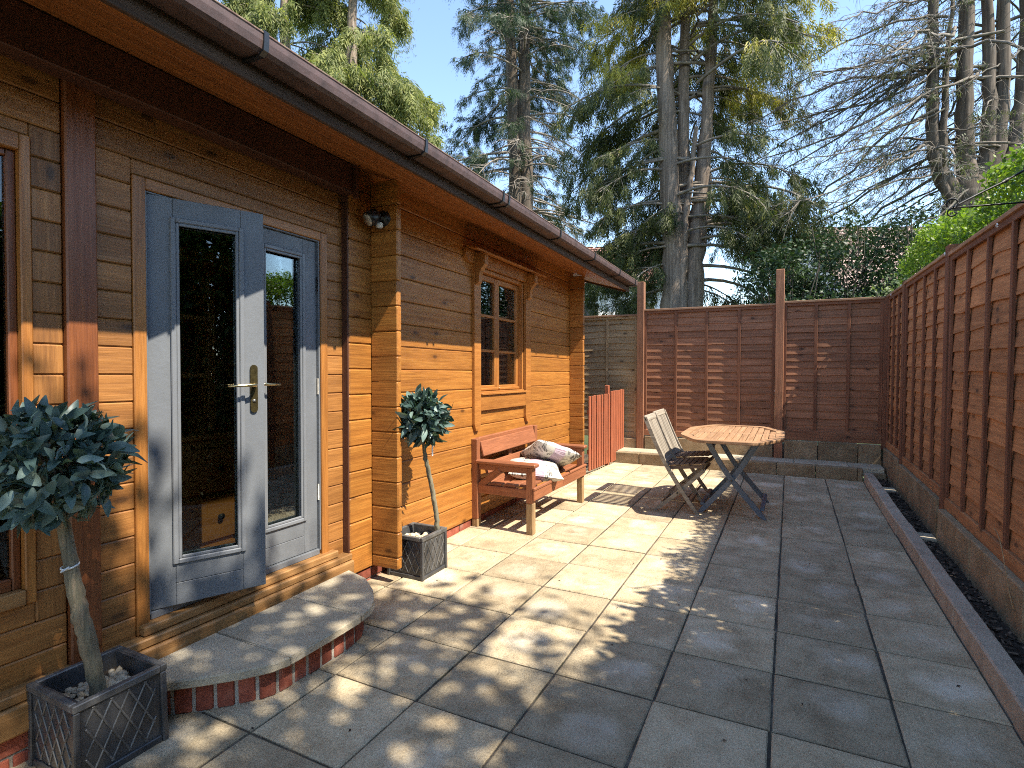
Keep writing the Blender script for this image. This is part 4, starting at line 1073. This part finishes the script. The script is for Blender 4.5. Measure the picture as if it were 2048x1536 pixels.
def conifer(name, label, stems, heights, nb, length, leafm, seed, group, bare=None, spray_n=26, spray_l=.32, droop=.8, rise=.25, leafstart=.3, litdir=None, barkm='bark', az=None, hang=.12, nsec=1., lmin=.65, twig=.9, clump=1., tintfn=None):
    g = np.random.default_rng(seed)
    root = tree_root(name, label, 'tree', tuple(stems[0][0][0]), group)
    for pl, rad in stems:
        Q, rr = smooth_poly(pl, rad, 30, .012, g)
        w = Matrix.Translation(Vector(Q[0])) @ Matrix.Rotation(-math.pi / 2, 4, 'Y'); wi = np.array(w.inverted())
        t = Tubes(); t.add(Q @ wi[:3, :3].T + wi[:3, 3], rr, 12, noise_=.06); t.build('trunk', M[barkm], root, w)
    tw = Tubes(); SP = []; SD = []; SL_ = []
    for b in range(nb):
        pl, rad = stems[b % len(stems)]
        h = g.uniform(*heights); p, r0 = interp_poly(pl, rad, h)
        a = az(g, h) if az else g.uniform(0, 2 * math.pi)
        L = length(h, a) * g.uniform(lmin, 1.12)
        if L <= .15: continue
        dirn = np.array([math.cos(a), math.sin(a), 0])
        n = 9; tt = np.linspace(0, 1, n)
        rz = rise + g.normal(0, .12)
        bend = g.normal(0, .12)
        perp = np.array([-dirn[1], dirn[0], 0])
        pts = p + dirn * L * tt[:, None] + perp * (bend * L * tt ** 2)[:, None] + np.array([0, 0, 1]) * (L * (rz * tt - (rz + .28) * tt ** 2.2))[:, None]
        rb = max(.012, min(.055, L * .016))
        tw.add(pts, rb * (1 - .85 * tt) + .004, 4, cap=False)
        isbare = bare(h, a, g) if bare else False
        for q in range(int((7 + L * 6) * nsec)):        # secondary twigs
            f_ = g.uniform(leafstart, 1.0); i0 = f_ * (n - 1); i_ = int(i0); c = pts[i_] + (pts[min(i_ + 1, n - 1)] - pts[i_]) * (i0 - i_)
            d2 = unit(dirn * g.uniform(.3, 1) + perp * g.normal(0, .8) + np.array([0, 0, g.normal(-hang, .3)]))
            l2 = L * g.uniform(.14, .34) * (1.15 - .5 * f_)
            e = c + d2 * l2; e2 = e + unit(d2 + np.array([0, 0, -.5])) * l2 * .5
            if g.random() < twig: tw.add(np.stack([c, e, e2]), [.010, .007, .003], 3, cap=False)
            if isbare and g.random() < .93: continue
            m_ = max(1, int(spray_n * l2 * clump))
            u = g.uniform(0, 1, (m_, 1)) ** .55
            pp = np.where(u < .6, c + (e - c) * u / .6, e + (e2 - e) * (u - .6) / .4) + g.normal(0, .05, (m_, 3))
            SP.append(pp); SD.append(d2 * .7 + g.normal(0, .55, (m_, 3)) + np.array([0, 0, -.35 - .4 * droop])); SL_.append(spray_l * g.uniform(.5, 1.25, m_))
    tw.build('branches', M['twig'], root)
    if SP:
        P = np.concatenate(SP); D = np.concatenate(SD); L = np.concatenate(SL_)
        V, F, k2 = sprays(P, D, L, g, droop=droop)
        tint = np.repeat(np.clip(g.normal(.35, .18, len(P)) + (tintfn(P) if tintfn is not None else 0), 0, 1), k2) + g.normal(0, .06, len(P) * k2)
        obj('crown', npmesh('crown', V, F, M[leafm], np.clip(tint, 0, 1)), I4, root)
    return root

# big twin-stemmed conifer right behind the back fence
def azall(g, h): return g.uniform(0, 2 * math.pi)
s3 = [([(-2.30, 12.9, -.1), (-2.33, 12.88, 2.8), (-2.38, 12.91, 4.2), (-2.48, 12.91, 5.3), (-2.59, 12.93, 7.3), (-2.69, 12.97, 9.6), (-2.75, 13, 13.5)], [.36, .30, .25, .22, .19, .16, .05]),
      ([(-2.05, 13.04, -.1), (-2.02, 13.04, 2.8), (-1.94, 13.13, 4.2), (-1.82, 13.23, 5.3), (-1.77, 13.32, 6.8), (-1.69, 13.42, 8.3), (-1.6, 13.5, 13.0)], [.34, .26, .22, .19, .13, .12, .04]),
      ([(-2.17, 12.75, .5), (-2.17, 12.75, 3.2), (-2.13, 12.85, 4.6), (-2.02, 13.0, 5.6), (-1.95, 13.1, 6.7)], [.14, .11, .08, .06, .045]),
      ([(-2.22, 13.3, .5), (-2.25, 13.3, 4.5), (-2.28, 13.3, 6.5), (-2.25, 13.35, 9.5)], [.18, .16, .14, .1])]
def azback(g, h):
    while True:
        a = g.uniform(-math.pi, math.pi)
        if abs(a + 1.4) > .75 or h > 8.6: return a
conifer('cypress_tree', 'large twin-stemmed cypress with upper sprays coloured as sunlit right behind the back fence', s3, (3.1, 12.8), 210,
        lambda h, a: (2.75 if h < 10 else 2.75 - .75 * (h - 10)) * (1 if abs(math.cos(a)) > .5 else .75), 'leaf_suntint', 21, 'trees beyond the fences', spray_n=44, spray_l=.27, droop=1.2, rise=.15, leafstart=.45, az=azback, hang=.55, nsec=.7, lmin=.4,
        tintfn=lambda P: .55 * (P[:, 2] > 7.2) * (np.sin(P[:, 0] * 2.1) * np.sin(P[:, 2] * 1.7 + P[:, 0]) > .1) - .12 * (P[:, 2] < 6.2))  # high clumps tinted gold as if sunlit; low sprays darker
# pair of slender conifers farther left
s2 = [([(-8.75, 18.15, -.1), (-8.88, 18.17, 7.4), (-9.04, 18.19, 10), (-9.24, 18.27, 14.5), (-9.3, 18.3, 19)], [.32, .27, .23, .17, .04]),
      ([(-8.55, 18.3, -.1), (-8.60, 18.31, 7.3), (-8.71, 18.39, 10.9), (-8.73, 18.53, 14.5), (-8.75, 18.6, 18.5)], [.3, .25, .22, .15, .04])]
conifer('conifer_tree', 'dark conifer with two straight slender trunks beyond the cabin roof', s2, (5.5, 18.0), 210,
        lambda h, a: (3.1 if h < 15 else 3.1 - .8 * (h - 15)) * (1.0 if math.cos(a) < 0 else .85), 'leaf_con', 22, 'trees beyond the fences',
        bare=lambda h, a, g: (math.cos(a + .45) > .1 and h < 13.0 and g.random() < .85) or (h < 9 and g.random() < .45), spray_n=32, spray_l=.32, droop=.7, rise=.1, barkm='bark2', nsec=.6, lmin=.35, hang=.3, leafstart=.4)
# weeping golden tree behind the cabin
s1 = [([(-9.9, 11.0, -.1), (-9.95, 11.0, 5), (-10.0, 10.95, 9.4), (-9.9, 11.0, 12.8)], [.3, .25, .14, .03]),
      ([(-11.6, 10.3, -.1), (-11.6, 10.3, 6), (-11.6, 10.3, 12.4)], [.28, .22, .05])]
conifer('weeping_cypress', 'pale green weeping cypress rising behind the cabin roof', s1, (5.5, 12.6), 90,
        lambda h, a: 1.85 if h < 10.5 else max(.3, 1.85 - .65 * (h - 10.5)), 'leaf_weep', 23, 'trees beyond the fences', spray_n=60, spray_l=.42, droop=1.5, rise=.3, leafstart=.2,
        tintfn=lambda P: .18 * (P[:, 0] > -10.6))

# bare many-stemmed tree on the right
def bare_tree():
    g = np.random.default_rng(31)
    root = tree_root('bare_tree', 'many-stemmed bare tree with drooping twigs above the right-hand hedge', 'tree', (2.95, 13.35, 0), 'trees beyond the fences')
    stems = [([(2.95, 13.35, -.1), (2.93, 13.35, 3.0), (2.93, 13.36, 4.3), (3.0, 13.4, 4.9)], [.42, .36, .38, .30]),
             ([(2.9, 13.3, 4.4), (2.62, 13.23, 4.75), (2.42, 13.15, 5.2), (2.36, 13.12, 5.7), (2.33, 13.15, 7.1), (2.35, 13.2, 8.3), (2.3, 13.2, 11)], [.26, .22, .17, .15, .13, .11, .03]),
             ([(2.88, 13.2, 4.3), (2.55, 13.1, 4.65), (2.50, 13.1, 5.1), (2.52, 13.1, 6.2), (2.6, 13.1, 8.3)], [.15, .11, .09, .08, .04]),
             ([(2.98, 13.4, 4.7), (2.90, 13.4, 5.4), (2.88, 13.4, 6.4), (2.89, 13.45, 8.3), (2.9, 13.5, 11.5)], [.26, .21, .18, .15, .04]),
             ([(3.05, 13.45, 4.7), (3.25, 13.5, 5.3), (3.30, 13.55, 6.4), (3.22, 13.6, 8.3), (3.2, 13.6, 11)], [.24, .17, .15, .12, .03]),
             ([(3.1, 13.45, 4.6), (3.45, 13.6, 5.4), (3.50, 13.65, 6.6), (3.48, 13.7, 8.3), (3.5, 13.7, 11)], [.22, .18, .16, .13, .03]),
             ([(3.1, 13.5, 4.5), (3.7, 13.7, 5.3), (3.86, 13.9, 6.4), (3.9, 13.95, 8.3), (4, 14, 11)], [.22, .19, .17, .14, .04])]
    for pl, rad in stems:
        Q, rr = smooth_poly(pl, rad, 24, .01, g)
        w = Matrix.Translation(Vector(Q[0])) @ Matrix.Rotation(-math.pi / 2, 4, 'Y'); wi = np.array(w.inverted())
        t = Tubes(); t.add(Q @ wi[:3, :3].T + wi[:3, 3], rr * (1 if rad[0] > .4 else .74), 12, noise_=.05); t.build('trunk', M['bark2'], root, w)
    tw = Tubes(); SP = []; SD = []
    for b in range(84):
        pl, rad = stems[1 + b % 6]; zmax = pl[-1][2]
        h = g.uniform(4.9, min(zmax, 9.6)); p, r0 = interp_poly(pl, rad, h)
        a = math.pi + g.normal(0, .75) if g.random() < .78 else g.uniform(0, 6.28)
        L = g.uniform(1.4, 4.0) * (1. if h < 8.5 else .6)
        dirn = np.array([math.cos(a), math.sin(a), 0]); perp = np.array([-dirn[1], dirn[0], 0])
        n = 12; tt = np.linspace(0, 1, n); rz = g.uniform(-.4, .22)
        pts = p + dirn * L * tt[:, None] + np.array([0, 0, 1]) * (L * (rz * tt - .42 * tt ** 2 + .18 * tt ** 3))[:, None] + np.cumsum(g.normal(0, .042, (n, 3)), 0) * L * .5
        tw.add(pts, (.006 + .0065 * L) * (1 - .85 * tt) + .003, 5, cap=False)
        for q in range(int(L * 6)):
            i_ = int(g.uniform(2, n - 1)); c = pts[i_]
            d2 = unit(dirn * g.uniform(.2, 1.) + perp * g.normal(0, .7) + np.array([0, 0, g.normal(-.25, .35)])); l2 = g.uniform(.3, 1.0) * (1.2 - tt[i_] * .6)
            e = c + d2 * l2 * .5 + g.normal(0, .03, 3); e2 = e + unit(d2 + np.array([0, 0, -.45])) * l2 * .5; e3 = e2 + unit(d2 + np.array([0, 0, -.7])) * l2 * .25
            tw.add(np.stack([c, e, e2, e3]), [.0065, .0055, .004, .002], 3, cap=False)
            for z in range(3):
                s = e + (e2 - e) * g.uniform(-.6, 1); d3 = unit(d2 + g.normal(0, .6, 3) + np.array([0, 0, -.2])); l3 = g.uniform(.12, .4)
                tw.add(np.stack([s, s + d3 * l3 * .5, s + unit(d3 + np.array([0, 0, -.35])) * l3]), [.0045, .0035, .0015], 3, cap=False)
                if g.random() < .22: SP.append(s + d3 * l3 * g.uniform(.3, 1, (5, 1)) + g.normal(0, .04, (5, 3))); SD.append(g.normal(0, .6, (5, 3)) + [0, 0, -.5])
    tw.build('branches', M['twig2'], root)
    P = np.concatenate(SP); V, F, k2 = sprays(P, np.concatenate(SD), g.uniform(.1, .2, len(P)), g, k=4, droop=.6)
    obj('sparse_foliage', npmesh('sparse_foliage', V, F, M['leaf_far'], g.uniform(0, 1, len(F))), I4, root)
bare_tree()

# shrubs behind the back fence
def shrub(name, label, c, rx, ry, rz, n, leafm, size, seed, zmin, group=None, gaps=.35, nstem=9, flatleaf=.2):
    g = np.random.default_rng(seed)
    root = thing(name, label, 'shrub', (c[0], c[1], 0), None, group)
    t = Tubes(); tips = []
    for k in range(nstem):
        d = unit(np.array([g.normal(0, .55), g.normal(0, .55), 1.]))
        e = np.array([c[0], c[1], 0]) + np.array([d[0] * rx, d[1] * ry, 0]) * 1.2 + np.array([0, 0, c[2] + rz * g.uniform(.1, .9)])
        P = np.linspace(0, 1, 7)[:, None] * (e - np.array([c[0], c[1], 0])) + np.array([c[0], c[1], 0]) + g.normal(0, .04, (7, 3))
        t.add(P, np.linspace(.03, .006, 7), 5, cap=False)
    # leaf clumps
    nc = max(12, n // 60); d = unit(g.normal(0, 1, (nc, 3))); rr = g.uniform(.25, 1.0, (nc, 1)) ** .5
    cc = np.array(c) + d * rr * [rx, ry, rz]
    cc = cc[cc[:, 2] > zmin]
    for q in cc[::2]: 
        s = np.array([c[0], c[1], max(zmin, q[2] - rz * .7)]) * .4 + q * .6 - [0, 0, .2]; t.add(np.stack([s, (s + q) / 2 + g.normal(0, .04, 3), q]), [.01, .007, .003], 3, cap=False)
    t.build('stems', M['bark2'], root)
    P = np.concatenate([q + g.normal(0, 1, (60, 3)) * [.13, .13, .10] for q in cc])
    V, F = leaves(P, size, g, flatleaf, .5)
    obj('foliage', npmesh('foliage', V, F, M[leafm], np.clip(np.repeat(g.uniform(0, .75, len(cc)), 60) + g.normal(0, .15, len(P)), 0, 1)), I4, root)
    return root
shrub('holly_shrub', 'dark glossy shrub behind the tall middle post of the back fence', (.0, 10.9, 2.55), .8, .6, 1.1, 6200, 'leaf_holly', .075, 41, 1.2, 'shrubs behind the back fence')
shrub('holly_shrub', 'tallest dark glossy shrub behind the middle of the right back panel', (.85, 11.3, 2.65), .85, .6, 1.4, 7000, 'leaf_holly', .075, 42, 1.2, 'shrubs behind the back fence')
shrub('holly_shrub', 'dark glossy shrub in front of the brown roof at the fence corner', (1.75, 11.6, 2.6), .8, .6, 1.4, 5600, 'leaf_holly', .075, 43, 1.2, 'shrubs behind the back fence')
shrub('pale_shrub', 'pale grey-green shrub just above the fence corner', (1.42, 9.4, 2.1), .42, .35, .5, 1900, 'leaf_pale', .05, 44, 1.3)

# hedge over the right-hand fence
def hedge(label, ya, yb, dz, seed, matn, n, leaf_s):
    g = np.random.default_rng(seed)
    root = thing('hedge', label, 'hedge', (1.55, (ya + yb) / 2, 0))
    y = g.uniform(ya, yb, n); x = g.uniform(1.2, 2.05, n)
    top = dz + 2.60 + .10 * np.sin(y * 1.9) + .06 * np.sin(y * 5.3) + .30 * (1 - np.exp(-(x - 1.2) * 2.2))
    lay = g.exponential(.10, n); z = np.where(g.random(n) < (.72 if dz == 0 else .35), top - lay + g.normal(0, .03, n), g.uniform(1.3 if dz == 0 else 0, 2.6, n))
    if dz: z = g.uniform(0, 1, n) * top; x = g.uniform(1.22, 2.4, n)
    x = x if dz else np.where(z < 2.25, 1.2 + g.exponential(.05 if dz == 0 else .2, n), x)
    # young shoots that stick out
    k = 900; ys = g.uniform(ya, yb, k); xs_ = g.uniform(1.2, 1.9, k)
    ts = dz + 2.60 + .10 * np.sin(ys * 1.9) + .06 * np.sin(ys * 5.3) + .30 * (1 - np.exp(-(xs_ - 1.2) * 2.2))
    sh = np.concatenate([np.stack([xs_ + g.normal(0, .012, k), ys + g.normal(0, .012, k), ts + j * .022 * g.uniform(.5, 1.3, k)], 1) for j in range(6)])
    P = np.concatenate([np.stack([x, y, z], 1), sh])
    V, F = leaves(P, leaf_s, g, .0, .55)
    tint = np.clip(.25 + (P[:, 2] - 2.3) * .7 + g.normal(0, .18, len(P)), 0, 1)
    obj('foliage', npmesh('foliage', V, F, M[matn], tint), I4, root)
    t = Tubes()
    for q in range(150):
        yy = g.uniform(ya + .1, yb - .1); b_ = np.array([1.6, yy, 0]); e = np.array([g.uniform(1.25, 2.0), yy + g.normal(0, .25), g.uniform(2.2, 2.75)])
        t.add(np.stack([b_, (b_ + e) / 2 + g.normal(0, .06, 3), e]), [.018, .012, .004], 4, cap=False)
    t.build('stems', M['bark2'], root)
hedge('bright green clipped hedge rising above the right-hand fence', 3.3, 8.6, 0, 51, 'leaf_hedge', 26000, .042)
hedge('dark unseen hedge added for shade and reflections outside the right edge beyond the fence end', -3.2, 3.35, .12, 52, 'leaf_shade', 60000, .11)  # unseen hedge, added to shade the near paving and darken the door glass

# trees outside the picture on the sunny side: they throw the dappled shade over the near paving
def shade_tree(label, base, c, rad, ncl, per, size, seed, spread=.28):
    g = np.random.default_rng(seed)
    root = thing('broadleaf_tree', label, 'tree', base, None, 'trees shading the near paving')
    Q, rr = smooth_poly([base, (base[0] + .1, base[1], c[2] * .5), c], [.16, .12, .06], 16, .02, g)
    w = Matrix.Translation(Vector(Q[0])) @ Matrix.Rotation(-math.pi / 2, 4, 'Y'); wi = np.array(w.inverted())
    t = Tubes(); t.add(Q @ wi[:3, :3].T + wi[:3, 3], rr, 10, noise_=.05); t.build('trunk', M['bark2'], root, w)
    d = unit(g.normal(0, 1, (ncl, 3))); cc = np.array(c) + d * (g.uniform(.15, 1, (ncl, 1)) ** .45) * np.array(rad)
    t = Tubes()
    for q in cc:
        s = np.array(c) + np.array([0, 0, -rad[2] * .6]); m_ = (s + q) / 2 + g.normal(0, .12, 3)
        t.add(np.stack([s, m_, q]), [.035, .018, .006], 4, cap=False)
    t.build('branches', M['bark2'], root)
    P = np.concatenate([q + g.normal(0, spread, (per, 3)) * [1, 1, .7] for q in cc])
    V, F = leaves(P, size, g, .5, .55)
    obj('crown', npmesh('crown', V, F, M['leaf_shade'], g.uniform(0, 1, len(P))), I4, root)
shade_tree('broadleaf tree outside the right edge whose crown dapples the step and near paving', (3.6, .2, -.05), (3.0, .85, 6.4), (1.35, 1.5, .75), 50, 62, .13, 61, .20)
shade_tree('slim broadleaf tree outside the right edge shading the near left pot', (2.4, -.9, -.05), (1.35, .05, 6.1), (.95, .62, .5), 26, 60, .13, 63, .19)
shade_tree('broadleaf tree outside the right edge shading the near right paving', (4.9, 1.2, -.05), (4.6, 1.1, 5.9), (1.2, 1.6, 1.2), 85, 70, .14, 62, .26)

# ------------------------------------------------------------------ houses behind
def tiled_roof(name, parent, p00, p10, p01, p11, rows, cols, mat, lift=.05):
    """roof slope between four corners (eave left/right, ridge left/right) with overlapping rows of tiles"""
    A, B_, C_, D_ = (np.array(p, float) for p in (p00, p10, p01, p11)); V = []; F = []
    nrm = unit(np.cross(B_ - A, C_ - A)); 
    if nrm[2] < 0: nrm = -nrm
    for r_ in range(rows):
        v0, v1 = r_ / rows, (r_ + 1.08) / rows
        for c_ in range(cols):
            u0, u1 = (c_ + .06) / cols, (c_ + .94) / cols
            off = .5 / cols if r_ % 2 else 0
            def pt(u, v): u = min(1, u + off); return A + (B_ - A) * u + (C_ - A) * v + (D_ - C_ - B_ + A) * u * v
            k = len(V)
            V += [pt(u0, v0) + nrm * lift, pt((u0 + u1) / 2, v0) + nrm * lift * 1.5, pt(u1, v0) + nrm * lift, pt(u1, v1), pt((u0 + u1) / 2, v1) + nrm * lift * .3, pt(u0, v1), pt(u0, v0), pt(u1, v0)]
            F += [(k, k + 1, k + 4, k + 5), (k + 1, k + 2, k + 3, k + 4), (k + 6, k + 7, k + 2, k)]
    k = len(V); V += [A - nrm * .01, B_ - nrm * .01, D_ - nrm * .01, C_ - nrm * .01]; F.append((k, k + 1, k + 2, k + 3))
    return tag(obj(name, mesh(name, V, F, mat), I4, parent), kind='stuff')
def house(label, o, ang, L, Dp, he, hr, wallm, tilem, wins):
    a = math.radians(ang); X = np.array([math.cos(a), math.sin(a), 0]); Y = np.array([-math.sin(a), math.cos(a), 0]); o = np.array([o[0], o[1], -.1])
    Fm = Matrix(((X[0], Y[0], 0, o[0]), (X[1], Y[1], 0, o[1]), (0, 0, 1, o[2]), (0, 0, 0, 1)))
    h = thing('house', label, 'house', tuple(o), Matrix.Rotation(a, 3, 'Z'))
    bx('wall', h, 0, L, 0, Dp, 0, he, wallm, .01, Fm)
    rf_ = bx('eaves', h, -.3, L + .3, -.35, Dp + .35, he, he + .14, M['white'], .01, Fm)
    P = lambda x, y, z: np.array(Fm @ Vector((x, y, z)))
    tiled_roof('roof', h, P(-.35, -.45, he + .1), P(L + .35, -.45, he + .1), P(-.35, Dp / 2, hr), P(L + .35, Dp / 2, hr), 16, 40, tilem)
    tiled_roof('roof', h, P(L + .35, Dp + .45, he + .1), P(-.35, Dp + .45, he + .1), P(L + .35, Dp / 2, hr), P(-.35, Dp / 2, hr), 4, 8, tilem)
    for sx in (0.02, L - .02):
        me = mesh('gable', [tuple(P(sx, 0, he)), tuple(P(sx, Dp, he)), tuple(P(sx, Dp / 2, hr - .1))], [(0, 1, 2)], wallm); obj('gable', me, I4, h)
    for (x0, x1, z0, z1) in wins:
        w = bx('window', h, x0, x1, -.04, .02, z0, z1, M['white'], .01, Fm)
        zc = z0 + (z1 - z0) * .66
        bx('pane', w, x0 + .07, x1 - .07, -.045, -.03, z0 + .07, zc - .04, M['darkglass'], .002, Fm); bx('pane', w, x0 + .07, x1 - .07, -.045, -.03, zc + .04, z1 - .07, M['darkglass'], .002, Fm)
    return h
house('white rendered house with red tiled roof behind the cabin corner', (-10.2, 24.3), 26.5, 5.9, 6, 5.1, 7.6, M['render'], M['redtile'], [(1.55, 2.35, 3.6, 4.85), (3.9, 5.0, 3.6, 4.85)])
house('house with brown tiled roof showing above the shrubs at the right', (1.9, 25.4), 26.5, 8.5, 6, 4.3, 7.5, M['render'], M['browntile'], [(1.2, 2.4, 1.2, 2.6)])

# ------------------------------------------------------------------ small debris
g = np.random.default_rng(77); V = []; F = []
for k in range(70):
    p = np.array([g.uniform(-2.2, .75), g.uniform(1.2, 7.5), .003]); q = np.array(Euler((g.uniform(-.3, .3), g.uniform(-.3, .3), g.uniform(0, 6.3))).to_matrix())
    a, b = g.uniform(.004, .012), g.uniform(.002, .005)
    V.append(np.array([[-a, 0, 0], [0, -b, .002], [a, 0, 0], [0, b, .003]]) @ q.T + p); F.append(np.arange(4)[None] + 4 * k)
tag(obj('leaf_litter', npmesh('leaf_litter', np.concatenate(V), np.concatenate(F), M['soil'])), 'tiny dark leaf scraps scattered over the paving', 'litter', kind='stuff')
wire = Tubes(); a = np.linspace(0, 1, 12)
wire.add(np.stack([XR - .05 - .03 * a, 4.06 - .45 * a, .47 - .25 * a + .05 * np.sin(a * 5)], 1), .0025, 5)
tag(wire.build('wire', M['barewood']), 'thin loose wire hanging down the near right fence panel', 'wire')
